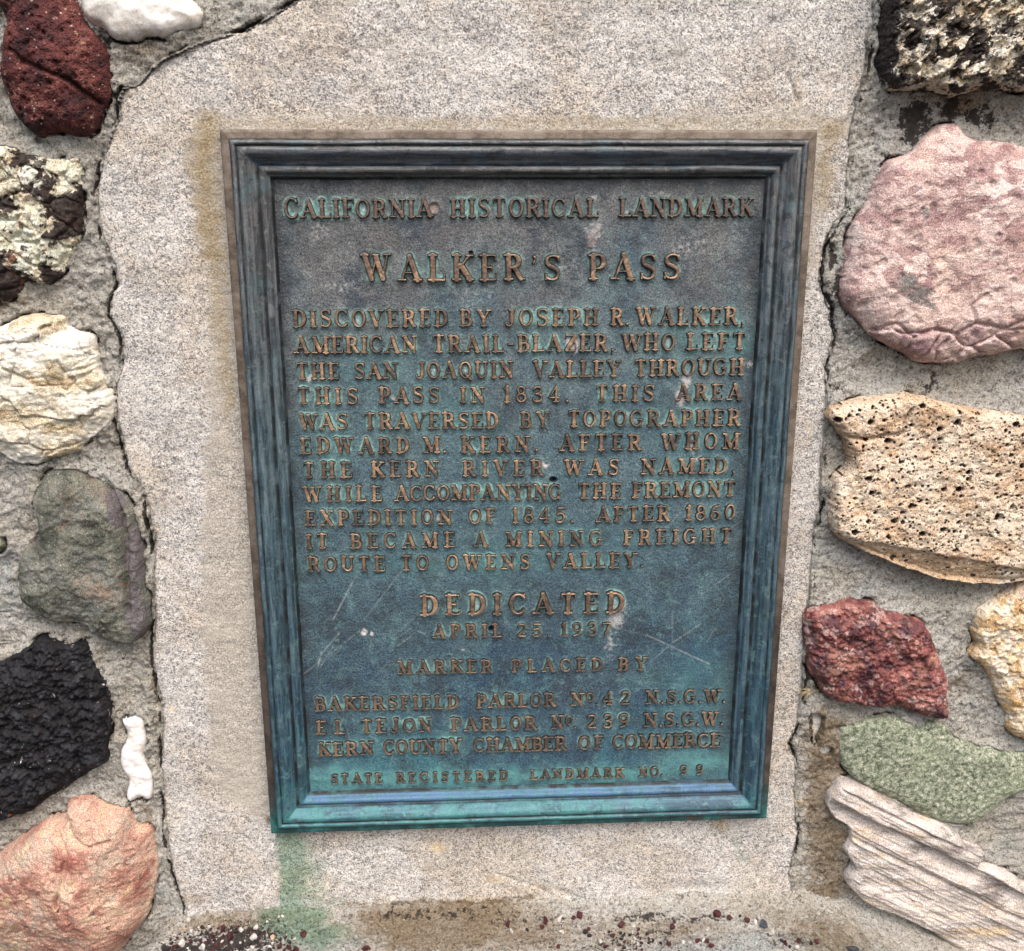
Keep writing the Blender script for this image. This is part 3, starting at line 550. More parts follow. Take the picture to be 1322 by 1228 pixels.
for k, s in STONES.items():
    P = s['P']; sd_ = (list(STONES).index(k) + 1) * 7
    fade = {}
    if k == 'vesicular': fade['pit_shade'] = pit_shade_attr; fade['facet'] = lambda x, z: sstep(-1, -5, (z - at(1150, 705, 8)[1]) + (x - at(1150, 705, 8)[0]) * .20 + fbm(x, z, 20, 3, 12) * 6) * sstep(at(1290, 740, 8)[0] + 10, at(1290, 740, 8)[0] - 20, x)
    if k == 'greygreen': fade['purple'] = lambda x, z: blobs(x, z, [(150,660,18,40,.9),(172,720,16,60,1),(176,790,14,50,1)], 0, 4)
    if k == 'pink': fade = {'lichen': lambda x, z: blobs(x, z, [(1170,362,20,14,1),(1188,380,20,12,1),(1197,276,9,8,.9),(1200,395,10,10,.8)], 14, 4),
                            'mauve': lambda x, z: blobs(x, z, [(1195,440,50,22,.9),(1260,430,40,22,.7),(1320,250,20,30,.5),(1225,285,22,16,.6)], 14, 6)}
    if k == 'pitted_top': fade['black'] = lambda x, z: blobs(x, z, [(1145,60,14,70,1),(1150,20,12,40,1),(1168,75,12,30,.6),(1230,90,14,16,.7),(1200,30,14,14,.6),(1250,60,16,20,.6)], 8, 6)
    def sdf(x, z, P=P, r=s['rag'], sd_=sd_): return poly_sdf(x, z, P) + fbm(x, z, 13, 4, sd_) * 1.6 * r + fbm(x, z, 4, 2, sd_ + 1) * .6 * r
    def hgt(x, z, e, s=s, P=P):
        q = np.minimum(e / s['R'], 1)
        return s['d'] - s['H'] * .45 - 6 + (s['H'] * .74) * np.sqrt(1 - (1 - q) ** 2 * .999) + s['relief'](x, z, e, P) * sstep(0, 5, e)
    c = P.mean(0)
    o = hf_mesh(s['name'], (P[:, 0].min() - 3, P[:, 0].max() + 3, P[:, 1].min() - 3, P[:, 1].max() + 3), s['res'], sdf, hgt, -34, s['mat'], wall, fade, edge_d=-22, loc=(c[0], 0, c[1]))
    fix(o); o['label'] = s['label']

# ------------------------------------------------------------------ ledge under the slab
xl = float(at(222, 1185, GR_D)[0]); xr = float(at(1032, 1180, GR_D)[0])
def ledge_z(x, d):
    z = LEDGE_Z + fbm(x, d, 70, 4, 401) * 5.0 + fbm(x, d, 14, 5, 402, .6) * 4.2 + fbm(x, d, 4, 3, 403) * 1.4 - .10 * (d + 14)
    z = z + 7 * np.exp(-np.maximum(d + 15, 0) / 5.0)
    lx = x - xl + (d + 13) * .25 + fbm(x, d, 20, 2, 404) * 5
    z = z - 60 * sstep(4, -42, lx) ** 1.2 - np.maximum(-lx - 30, 0) * 1.2
    z = z - np.maximum(x - xr, 0) * .30 - 5 * sstep(0, 30, x - xr)
    return z - 80 * sstep(150, 235, d)
xs = axis(xl - 130, xl - 50, xr + 200, 620, 1.5, 8); ds = np.concatenate([np.arange(-30, 90, 1.5), np.arange(90, 240, 6)])
LX, LD = np.meshgrid(xs, ds)
LZ = ledge_z(LX, LD)
def lblob(lst):
    o = np.zeros(LX.shape); wx = fbm(LX, LD, 14, 3, 1) * 7
    for px, py, rx, ry, s in lst:
        cx, cy = at_level(px, py, LEDGE_Z); o = np.maximum(o, s * np.exp(-(((LX + wx - cx) / rx) ** 2 + ((LD + wx - cy) / ry) ** 2)))
    return o
ledge = mesh_obj('mortar_ledge', np.stack([LX.ravel(), -LD.ravel(), LZ.ravel()], 1), grid_faces(*LX.shape), MORTAR, wall,
   {'black': lblob([(560,1180,90,7,.5),(690,1186,60,5,.42),(900,1184,60,5,.5),(330,1192,60,6,.45),(1010,1205,40,8,.4),(860,1198,30,6,.45),(830,1182,40,8,.55),(300,1212,48,17,.95),(250,1222,40,10,.95),(800,1215,60,10,.4),(700,1215,60,10,.3)]), 'brown': .22 + .8 * lblob([(570,1195,60,34,1.25),(620,1185,50,24,.9),(500,1190,40,18,.8),(680,1200,60,30,.6),(860,1200,80,20,.5),(300,1190,60,14,.6),(1080,1200,60,30,.7),(570,1185,40,12,1.2)]),
    'blue': lblob([(420,1215,50,20,.6),(950,1215,120,20,.8),(1100,1205,60,30,.7)]), 'green': lblob([(375,1188,34,28,1.2),(410,1205,36,20,.8)])})
fix(ledge)

# ------------------------------------------------------------------ the bronze plaque
plaque = bpy.data.objects.new('bronze_plaque', None); C.objects.link(plaque); plaque.location = (0, .012, 0)
plaque['label'] = 'weathered bronze landmark plaque with green patina and raised lettering on the granite slab'; plaque['category'] = 'plaque'
FLD = -11.0
def pfix(o): o.location = Vector(o.location) - Vector(plaque.location); return o

def patina_base(m, dark=1.0):
    """colour of the patina by height on the plaque: grey at the top, blue green at the foot"""
    sep = m.n.new('ShaderNodeSeparateXYZ'); m.put(m.pos, sep.inputs[0])
    zz = m.mr(sep.outputs[2], 0, .609)
    zz = m.math('ADD', zz, m.mr(m.noise(9, 4, .6), .3, .7, -.14, .14))
    zz = m.math('ADD', zz, m.mr(m.noise(60, 4, .6, 0, m.map(scale=(1, 1, .18))), .3, .7, -.05, .05))
    col = m.ramp(zz, [(.02, (.046, .140, .175)), (.08, (.038, .100, .148)), (.17, (.030, .066, .108)), (.34, (.052, .094, .122)), (.52, (.058, .108, .140)), (.68, (.070, .110, .135)), (.80, (.098, .110, .120)), (.92, (.100, .102, .106))])
    return col, zz, sep
def panel_material():
    m = Mt('bronze_patina_field')
    col, zz, sep = patina_base(m)
    col = m.mix(m.mr(m.noise(26, 5, .65), .48, .60, 0, .5), col, m.ramp(zz, [(.2, (.08, .16, .185)), (.75, (.15, .20, .215)), (.9, (.20, .205, .21))]))
    col = m.mix(m.mr(m.noise(34, 5, .65, 0, m.map(loc=(.5, .2, .3))), .50, .62, 0, .7), col, (.030, .044, .060))
    col = m.mix(m.mr(m.noise(16, 4, .6, 0, m.map(scale=(1, 1, .35), loc=(2, 0, 0))), .52, .64, 0, .25), col, (.05, .075, .115))
    col = m.mix(m.mr(m.noise(110, 4, .7), .54, .64, 0, .4), col, m.ramp(zz, [(.2, (.12, .24, .25)), (.7, (.15, .24, .245)), (.9, (.20, .21, .21))]))
    g = m.noise(950, 3, .75); col = m.mix(.85, col, m.ramp(g, [(.38, (.16,) * 3), (.5, (.48,) * 3), (.62, (.85,) * 3)]), 'OVERLAY')
    col = m.mix(m.mr(m.noise(1300, 2, .6), .60, .70, 0, .45), col, (.26, .33, .33))
    ed = m.attr('grime_shade'); col = m.mix(m.math('MULTIPLY', ed, m.mr(m.noise(70, 4, .6), .36, .56, .35, 1.), True), col, (.022, .028, .036))
    h = m.attr('halo'); hn = m.math('MULTIPLY', h, m.mr(m.noise(45, 4, .65), .40, .60, .12, 1.1), True)
    col = m.mix(m.math('MULTIPLY', hn, .95), col, m.ramp(m.noise(300, 3, .6), [(.3, (.12, .27, .27)), (.6, (.26, .46, .43)), (.8, (.45, .62, .58))]))
    ct = m.attr('counter'); col = m.mix(m.math('MULTIPLY', ct, m.mr(m.noise(200, 4, .7), .34, .55, .45, 1.), True), col, m.ramp(m.noise(400, 3, .6), [(.38, (.20, .40, .41)), (.55, (.36, .55, .55)), (.68, (.60, .68, .68))]))
    w = m.attr('white'); wf_ = m.mr(m.math('ADD', w, m.mr(m.noise(260, 5, .75), .3, .7, -.3, .3)), .3, .75, 0, .9)
    col = m.mix(wf_, col, (.56, .54, .54))
    bt = m.attr('teal'); col = m.mix(m.math('MULTIPLY', bt, m.mr(m.noise(50, 4, .6), .3, .6, .3, 1.), True), col, (.12, .33, .33))
    pk = m.attr('earth'); col = m.mix(m.mr(m.math('ADD', pk, m.mr(m.noise(220, 4, .7), .3, .7, -.3, .3)), .3, .7, 0, .8), col, (.26, .20, .18))
    sc = m.attr('scratch'); col = m.mix(m.math('MULTIPLY', sc, m.mr(m.noise(300, 3, .7), .35, .6, .2, 1.), True), col, (.45, .52, .52))
    m.bump(m.noise(520, 4, .7), .9); m.bump(m.noise(150, 3, .6), .6)
    return m.done(col, .62, .15, .4)
def moulding_material():
    m = Mt('bronze_patina_frame')
    col, zz, sep = patina_base(m)
    # streaks running along each rail
    side = m.attr('rail')
    sv = m.noise(240, 6, .68, .25, m.map(scale=(1, 1, .09))); shh = m.noise(240, 6, .68, .25, m.map(scale=(.09, 1, 1)))
    mixn = m.n.new('ShaderNodeMix'); mixn.data_type = 'FLOAT'; m.put(side, mixn.inputs[0]); m.put(shh, mixn.inputs[2]); m.put(sv, mixn.inputs[3]); st = mixn.outputs[0]
    col = m.mix(m.mr(st, .50, .60, 0, .6), col, m.ramp(zz, [(.0, (.07, .20, .22)), (.3, (.11, .18, .225)), (.6, (.17, .23, .25)), (.9, (.18, .195, .21))]))
    col = m.mix(m.mr(st, .49, .41, 0, .7), col, m.ramp(zz, [(.0, (.012, .06, .07)), (.4, (.018, .032, .045)), (.9, (.020, .021, .024))]))
    col = m.mix(m.mr(m.noise(36, 5, .65), .52, .66, 0, .4), col, (.11, .19, .21))
    low = m.mr(zz, .10, .02); col = m.mix(m.math('MULTIPLY', low, m.mr(m.noise(40, 4, .6), .40, .58, 0, .75), True), col, (.055, .20, .20))
    col = m.mix(m.mr(m.noise(130, 5, .72, .6), .55, .63, 0, .6), col, m.ramp(zz, [(.0, (.10, .26, .26)), (.5, (.15, .22, .235)), (.9, (.19, .195, .20))]))
    col = m.mix(m.mr(m.noise(110, 5, .72, .6, m.map(loc=(4, 4, 4))), .55, .64, 0, .65), col, (.022, .032, .038))
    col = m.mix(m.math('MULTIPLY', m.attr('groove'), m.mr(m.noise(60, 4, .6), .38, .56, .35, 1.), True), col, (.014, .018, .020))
    bl = m.attr('blue'); col = m.mix(m.math('MULTIPLY', bl, m.mr(m.noise(70, 5, .7, .4), .40, .58, .25, 1.), True), col, (.070, .150, .265))
    g = m.noise(1000, 3, .7); col = m.mix(.6, col, m.ramp(g, [(.3, (.25,) * 3), (.5, (.48,) * 3), (.7, (.74,) * 3)]), 'OVERLAY')
    m.bump(m.noise(480, 4, .65), .4); m.bump(st, .7)
    return m.done(col, .5, .2, .45)
def rim_material():
    m = Mt('bronze_rim')
    col, zz, sep = patina_base(m)
    br = m.ramp(m.noise(60, 5, .65), [(.38, (.095, .076, .060)), (.5, (.165, .133, .105)), (.62, (.225, .19, .16))])
    br = m.mix(m.mr(zz, .62, .22), br, m.mix(1., br, (.42, .42, .46), 'MULTIPLY'))
    tl = m.ramp(m.noise(50, 5, .7), [(.38, (.018, .045, .05)), (.52, (.02, .09, .095)), (.65, (.05, .19, .19))])
    col = m.mix(m.mr(zz, .115, .05), br, tl)
    col = m.mix(m.mr(m.noise(300, 4, .7), .62, .70, 0, .5), col, (.10, .10, .09))
    col = m.mix(.5, col, m.ramp(m.noise(900, 3, .7), [(.3, (.28,) * 3), (.7, (.72,) * 3)]), 'OVERLAY')
    m.bump(m.noise(400, 4, .65), .4)
    return m.done(col, .55, .3, .4)
def letter_material(name, k=1.):
    m = Mt(name)
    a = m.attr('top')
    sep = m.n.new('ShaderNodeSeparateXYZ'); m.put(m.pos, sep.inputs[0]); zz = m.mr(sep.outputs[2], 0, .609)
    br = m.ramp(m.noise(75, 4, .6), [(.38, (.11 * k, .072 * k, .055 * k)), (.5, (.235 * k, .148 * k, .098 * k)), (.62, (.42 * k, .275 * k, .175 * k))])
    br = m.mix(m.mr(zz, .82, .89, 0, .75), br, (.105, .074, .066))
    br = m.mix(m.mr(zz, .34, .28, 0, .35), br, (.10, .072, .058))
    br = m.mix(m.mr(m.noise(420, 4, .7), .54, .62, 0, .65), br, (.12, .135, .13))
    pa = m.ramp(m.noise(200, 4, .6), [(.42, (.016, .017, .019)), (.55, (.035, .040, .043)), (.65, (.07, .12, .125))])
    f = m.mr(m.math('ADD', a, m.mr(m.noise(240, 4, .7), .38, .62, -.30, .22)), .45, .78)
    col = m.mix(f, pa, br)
    w = m.attr('chalk')
    m.bump(m.noise(600, 4, .6), .35)
    return m.done(col, .45, .35, .5)
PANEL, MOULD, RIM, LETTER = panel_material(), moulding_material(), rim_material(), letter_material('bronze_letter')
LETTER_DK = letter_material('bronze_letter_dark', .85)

# outline corners of the plaque and frame profile (s inward, d outward)
HX, ZT = 228.6, 609.0
def sweep(name, prof, mat, step, namp, closed_back=True):
    """mitred ring with the profile [(s,d)...]"""
    prof = np.array(prof, float); per = []; rail = []
    nx, nz = int(2 * HX / step), int(ZT / step)
    for i in range(nz): per.append((-1, -1 + 2 * i / nz)); rail.append(1)
    for i in range(nx): per.append((-1 + 2 * i / nx, 1)); rail.append(0)
    for i in range(nz): per.append((1, 1 - 2 * i / nz)); rail.append(1)
    for i in range(nx): per.append((1 - 2 * i / nx, -1)); rail.append(0)
    per = np.array(per); n = len(per); V = []; AR = []; BL = []; GV = []
    for (s, d) in prof:
        x = per[:, 0] * (HX - s); z = ZT / 2 + per[:, 1] * (ZT / 2 - s)
        dn = fbm(x * 1.0, z * 1.0, 26, 4, 501) * namp + fbm(x + s * 3, z - s * 3, 7, 3, 502) * namp * .45
        # outline stays straight, faces waver a little
        edge = 0 if s < .5 else 1
        V.append(np.stack([x + fbm(x, z, 60, 2, 503) * .5 * edge, -(d + dn * edge), z + fbm(x, z, 60, 2, 504) * .5 * edge], 1))
        AR.append(np.array(rail, float)); b_ = np.zeros(n)
        if 26.4 <= s <= 34: b_[(per[:, 1] == -1)] = 1.0
        if 18 <= s < 26: b_[(per[:, 1] == -1)] = .15
        if 16 <= s < 27: b_[(per[:, 1] == 1)] = .22
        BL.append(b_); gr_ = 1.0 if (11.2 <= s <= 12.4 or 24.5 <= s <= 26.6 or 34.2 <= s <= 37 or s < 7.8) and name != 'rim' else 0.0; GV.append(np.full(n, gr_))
    V = np.concatenate(V); k = len(prof)
    i = np.arange(n); F = []
    for j in range(k - 1):
        F.append(np.stack([j * n + i, j * n + (i + 1) % n, (j + 1) * n + (i + 1) % n, (j + 1) * n + i], 1))
    return mesh_obj(name, V, np.concatenate(F), mat, plaque, {'rail': np.concatenate(AR), 'blue': np.concatenate(BL), 'groove': np.concatenate(GV)})
rim_prof = [(0, -24), (0, -12), (0, -6), (0, -1.2), (.35, -.35), (1.0, 0), (2.5, .15), (4.2, .3), (6, .45), (6.6, .5), (7.1, .3), (7.3, -1.5), (7.3, -6)]
pfix(sweep('rim', rim_prof, RIM, 2.0, .25))
mp = [(6.8, -3), (6.8, .6), (7.1, 2.6), (8.4, 3.7), (9.2, 4.1), (10.3, 4.1), (10.9, 3.4), (11.4, 2.5), (12.2, 2.3), (12.9, 2.9), (13.7, 3.6), (15.0, 3.8), (16.4, 3.6), (17.8, 2.8), (19.2, 1.5), (20.6, -.1), (22.0, -1.7), (23.4, -2.9), (24.6, -3.4), (25.4, -3.5), (25.9, -4.3), (26.5, -4.5), (27.0, -3.5), (27.8, -2.8), (29.0, -2.6), (30.3, -2.9), (31.4, -3.8), (32.2, -5.4), (32.9, -6.9), (33.6, -7.4), (34.4, -7.6), (35.0, -8.6), (35.8, -10.2), (36.4, -11.4), (37.0, -14)]
pfix(sweep('border_moulding', mp, MOULD, 2.0, .38))

# ------------------------------------------------------------------ alphabet: cast slab serif capitals as unions of strokes
T, t = .120, .074
def S_(x, y, w=.148, h=.060): yy = h if y == 0 else 1 - h; return ('l', x - w, yy, x + w, yy, h)
def ell(cx, cy, rx, ry, a0=0, a1=360, th=T, tn=t, n=22):
    out = []; 
    for i in range(n):
        a, b_ = R(a0 + (a1 - a0) * i / n), R(a0 + (a1 - a0) * (i + 1) / n); m_ = (a + b_) / 2
        w = tn + (th - tn) * abs(math.cos(m_)) ** 1.3
        out.append(('l', cx + rx * math.cos(a), cy + ry * math.sin(a), cx + rx * math.cos(b_), cy + ry * math.sin(b_), w))
    return out
def pth(pts, hw, n=4):
    P = np.array(pts, float); out = []; m_ = len(P); Q = []
    for i in range(m_ - 1):
        p0, p1, p2, p3 = P[max(i - 1, 0)], P[i], P[i + 1], P[min(i + 2, m_ - 1)]
        for k in range(n):
            q = k / n; Q.append(.5 * ((2 * p1) + (-p0 + p2) * q + (2 * p0 - 5 * p1 + 4 * p2 - p3) * q * q + (-p0 + 3 * p1 - 3 * p2 + p3) * q ** 3))
    Q.append(P[-1])
    for i in range(len(Q) - 1):
        f = (i + .5) / (len(Q) - 1); w = hw if not callable(hw) else hw(f)
        out.append(('l', Q[i][0], Q[i][1], Q[i + 1][0], Q[i + 1][1], w))
    return out
def Lh(*a): return ('l',) + a
bar = lambda x0, x1, y, h=t: Lh(x0, y, x1, y, h)
G = {}
G['I'] = (.40, [Lh(.2, .06, .2, .94, T), S_(.2, 0), S_(.2, 1)])
G['L'] = (.68, [Lh(.2, .06, .2, .94, T), S_(.2, 1), S_(.18, 0), bar(.2, .62, .055), Lh(.63, .05, .645, .25, .042)])
G['E'] = (.70, [Lh(.2, .06, .2, .94, T), S_(.18, 1), S_(.18, 0), bar(.2, .6, .948, .05), Lh(.615, .95, .62, .76, .042), bar(.2, .46, .51, .048), Lh(.47, .42, .47, .60, .038), bar(.2, .62, .052, .05), Lh(.635, .05, .65, .25, .042)])
G['F'] = (.66, [Lh(.2, .06, .2, .94, T), S_(.18, 1), S_(.2, 0), bar(.2, .6, .948, .05), Lh(.61, .95, .615, .75, .042), bar(.2, .46, .50, .048), Lh(.47, .41, .47, .59, .038)])
G['H'] = (.88, [Lh(.2, .06, .2, .94, T), Lh(.68, .06, .68, .94, T), S_(.2, 0), S_(.2, 1), S_(.68, 0), S_(.68, 1), bar(.2, .68, .5, .05)])
G['N'] = (.90, [Lh(.19, .06, .19, .94, .06), Lh(.72, .1, .72, .94, .06), Lh(.19, .9, .71, .09, T), S_(.19, 0, .14), S_(.15, 1, .12), S_(.72, 1, .14)])
G['M'] = (1.04, [Lh(.19, .06, .2, .92, .055), Lh(.84, .06, .83, .92, T), Lh(.2, .88, .5, .16, T), Lh(.5, .16, .82, .88, .055), S_(.18, 0, .13), S_(.84, 0, .15), S_(.15, 1, .11), S_(.87, 1, .12)])
G['A'] = (.88, [Lh(.14, .06, .43, .93, .055), Lh(.43, .93, .73, .06, T), bar(.22, .64, .33, .045), S_(.14, 0, .13), S_(.74, 0, .14)])
G['V'] = (.86, [Lh(.14, .94, .43, .08, T), Lh(.43, .08, .72, .94, .055), S_(.15, 1, .14), S_(.72, 1, .13)])
G['W'] = (1.14, [Lh(.14, .94, .36, .08, T), Lh(.36, .08, .57, .86, .055), Lh(.57, .86, .79, .08, T), Lh(.79, .08, 1.0, .94, .055), S_(.14, 1, .13), S_(1.0, 1, .12), S_(.57, 1, .10)])
G['T'] = (.76, [Lh(.38, .06, .38, .94, T), S_(.38, 0), bar(.1, .66, .948, .05), Lh(.09, .95, .075, .75, .042), Lh(.67, .95, .685, .75, .042)])
G['Y'] = (.82, [Lh(.41, .06, .41, .45, T), Lh(.14, .94, .41, .44, T * .95), Lh(.68, .94, .41, .44, .055), S_(.41, 0), S_(.15, 1, .13), S_(.68, 1, .12)])
G['K'] = (.84, [Lh(.2, .06, .2, .94, T), S_(.2, 0), S_(.2, 1), Lh(.68, .94, .24, .40, .058), Lh(.37, .56, .70, .06, T), S_(.69, 1, .12), S_(.71, 0, .12)])
G['X'] = (.84, [Lh(.16, .94, .68, .06, T), Lh(.68, .94, .16, .06, .055), S_(.16, 1, .13), S_(.68, 1, .12), S_(.16, 0, .12), S_(.68, 0, .13)])
G['Z'] = (.72, [bar(.1, .62, .948, .05), bar(.1, .62, .052, .05), Lh(.6, .9, .14, .1, T), Lh(.1, .95, .09, .76, .04), Lh(.63, .05, .645, .25, .04)])
G['D'] = (.80, [Lh(.2, .06, .2, .94, T), S_(.18, 1, .14), S_(.18, 0, .14), bar(.2, .34, .948, .05), bar(.2, .34, .052, .05)] + ell(.32, .5, .36, .445, -90, 90, T, .052))
G['B'] = (.72, [Lh(.2, .06, .2, .94, T), S_(.18, 1, .14), S_(.18, 0, .14), bar(.2, .38, .948, .05), bar(.2, .40, .052, .05), bar(.2, .40, .50, .045)] + ell(.37, .725, .19, .222, -90, 90, T * .9, .05) + ell(.39, .275, .22, .225, -90, 90, T, .05))
G['P'] = (.70, [Lh(.2, .06, .2, .94, T), S_(.18, 1, .14), S_(.2, 0), bar(.2, .38, .948, .05), bar(.2, .38, .44, .045)] + ell(.37, .695, .23, .252, -90, 90, T * .95, .05))
G['R'] = (.82, [Lh(.2, .06, .2, .94, T), S_(.18, 1, .14), S_(.2, 0), bar(.2, .38, .948, .05), bar(.2, .38, .47, .045), Lh(.42, .47, .66, .07, T * .92), S_(.70, 0, .10)] + ell(.37, .71, .22, .238, -90, 90, T * .95, .05))
G['O'] = (.80, ell(.4, .5, .305, .445, 0, 360, .092, .055, 30))
G['Q'] = (.84, ell(.4, .5, .305, .445, 0, 360, .092, .055, 30) + [Lh(.38, .26, .50, .14, .06), Lh(.50, .14, .72, -.06, .07)])
G['C'] = (.78, ell(.41, .5, .32, .445, 42, 318, .095, .055) + [Lh(.65, .80, .66, .95, .042), Lh(.64, .80, .62, .74, .05)])
G['G'] = (.86, ell(.41, .5, .32, .445, 42, 318, .095, .055) + [Lh(.65, .80, .66, .95, .042), Lh(.67, .10, .67, .42, .075), bar(.52, .80, .42, .045)])
G['S'] = (.70, pth([(.585, .76), (.53, .90), (.36, .948), (.18, .88), (.135, .73), (.22, .60), (.36, .52), (.52, .42), (.575, .27), (.50, .11), (.33, .05), (.15, .12), (.105, .25)], lambda f: .06 + .04 * math.exp(-((f - .5) / .2) ** 2)) + [Lh(.59, .74, .60, .95, .042), Lh(.10, .26, .095, .05, .042)])
G['J'] = (.62, [Lh(.42, .24, .42, .94, T), S_(.42, 1)] + pth([(.42, .26), (.38, .10), (.24, .04), (.11, .12), (.10, .22)], .07))
G['U'] = (.86, [Lh(.2, .35, .2, .94, T), Lh(.68, .35, .68, .94, .06), S_(.2, 1), S_(.68, 1, .13)] + ell(.44, .35, .24, .30, 180, 360, .08, .06, 14))
G['1'] = (.46, [Lh(.26, .06, .26, .94, T), S_(.26, 0), Lh(.24, .94, .08, .80, .05)])
G['2'] = (.68, pth([(.12, .70), (.16, .88), (.34, .948), (.52, .88), (.56, .70), (.44, .46), (.24, .25), (.12, .08)], .075) + [bar(.12, .60, .075, .07), Lh(.62, .06, .64, .24, .04)])
G['3'] = (.66, pth([(.11, .78), (.20, .92), (.36, .948), (.52, .86), (.50, .66), (.36, .54), (.24, .52)], .07) + pth([(.30, .53), (.50, .46), (.57, .28), (.48, .10), (.32, .05), (.16, .09), (.09, .22)], .078))
G['4'] = (.72, [Lh(.48, .06, .48, .94, .085), Lh(.46, .94, .08, .34, .05), bar(.08, .66, .30, .055), S_(.48, 0, .13)])
G['5'] = (.66, [bar(.17, .56, .94, .06), Lh(.16, .94, .14, .54, .05)] + pth([(.14, .53), (.34, .60), (.52, .50), (.56, .30), (.46, .10), (.28, .05), (.12, .10), (.09, .20)], .075))
G['6'] = (.70, ell(.36, .31, .24, .265, 0, 360, .085, .055) + pth([(.14, .32), (.16, .60), (.30, .84), (.56, .95)], .075))
G['7'] = (.66, [bar(.10, .58, .935, .065), Lh(.56, .92, .26, .06, .085), Lh(.09, .94, .085, .76, .042)])
G['8'] = (.68, ell(.34, .73, .19, .215, 0, 360, .075, .055, 18) + ell(.34, .28, .235, .235, 0, 360, .085, .055, 18))
G['9'] = (.70, [('l', .70 - a[1], 1 - a[2], .70 - a[3], 1 - a[4], a[5]) for a in G['6'][1]])
G['0'] = (.72, ell(.36, .5, .25, .445, 0, 360, .085, .055, 26))
G['o'] = (.52, ell(.26, .62, .18, .29, 0, 360, .075, .05, 22))
G['.'] = (.26, [Lh(.12, .085, .13, .085, .085)])
G[','] = (.28, [Lh(.13, .09, .14, .09, .085), Lh(.16, .06, .08, -.14, .045)])
G["'"] = (.26, [Lh(.13, .90, .13, .89, .08), Lh(.17, .86, .09, .66, .045)])
G['-'] = (.46, [bar(.08, .38, .46, .055)])
def gsdf(ch, X, Y):
    d = np.full(X.shape, 9.)
    for _, x0, y0, x1, y1, hw in G[ch][1]:
        ex, ey = x1 - x0, y1 - y0; L2 = ex * ex + ey * ey + 1e-9
        q = np.clip(((X - x0) * ex + (Y - y0) * ey) / L2, 0, 1)
        # square ended strokes look cast, round ones worn: mix of both
        dx, dy = X - x0 - ex * q, Y - y0 - ey * q
        d = np.minimum(d, (np.abs(dx) ** 2.6 + np.abs(dy) ** 2.6) ** (1 / 2.6) - hw - .008)
    return d
GM = {}
def glyph_mesh(ch):
    if ch in GM: return GM[ch]
    w = G[ch][0]
    def s_(x, y): return gsdf(ch, x, y) + fbm(x + ord(ch), y, .16, 2, 7) * .012
    hold = {}
    def h_(x, y, e): return .19 * np.clip(e / .045, 0, 1) ** .7 + fbm(x + ord(ch), y, .2, 2, 9) * .02 * (e > 0)
    o = hf_mesh('letter', (-.12, w + .12, -.2, 1.06), .023, s_, h_, -.12, LETTER, None, None, edge_d=-.02)
    me = o.data; n = len(me.vertices); co = np.zeros(n * 3, np.float32); me.vertices.foreach_get('co', co); co = co.reshape(-1, 3)
    co *= 1000.0; me.vertices.foreach_set('co', co.ravel())           # unit glyph, scaled per letter
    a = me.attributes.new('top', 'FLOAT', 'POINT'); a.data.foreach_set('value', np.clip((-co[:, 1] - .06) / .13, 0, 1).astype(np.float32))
    bpy.data.objects.remove(o); GM[ch] = me; me.name = 'letter'
    return me

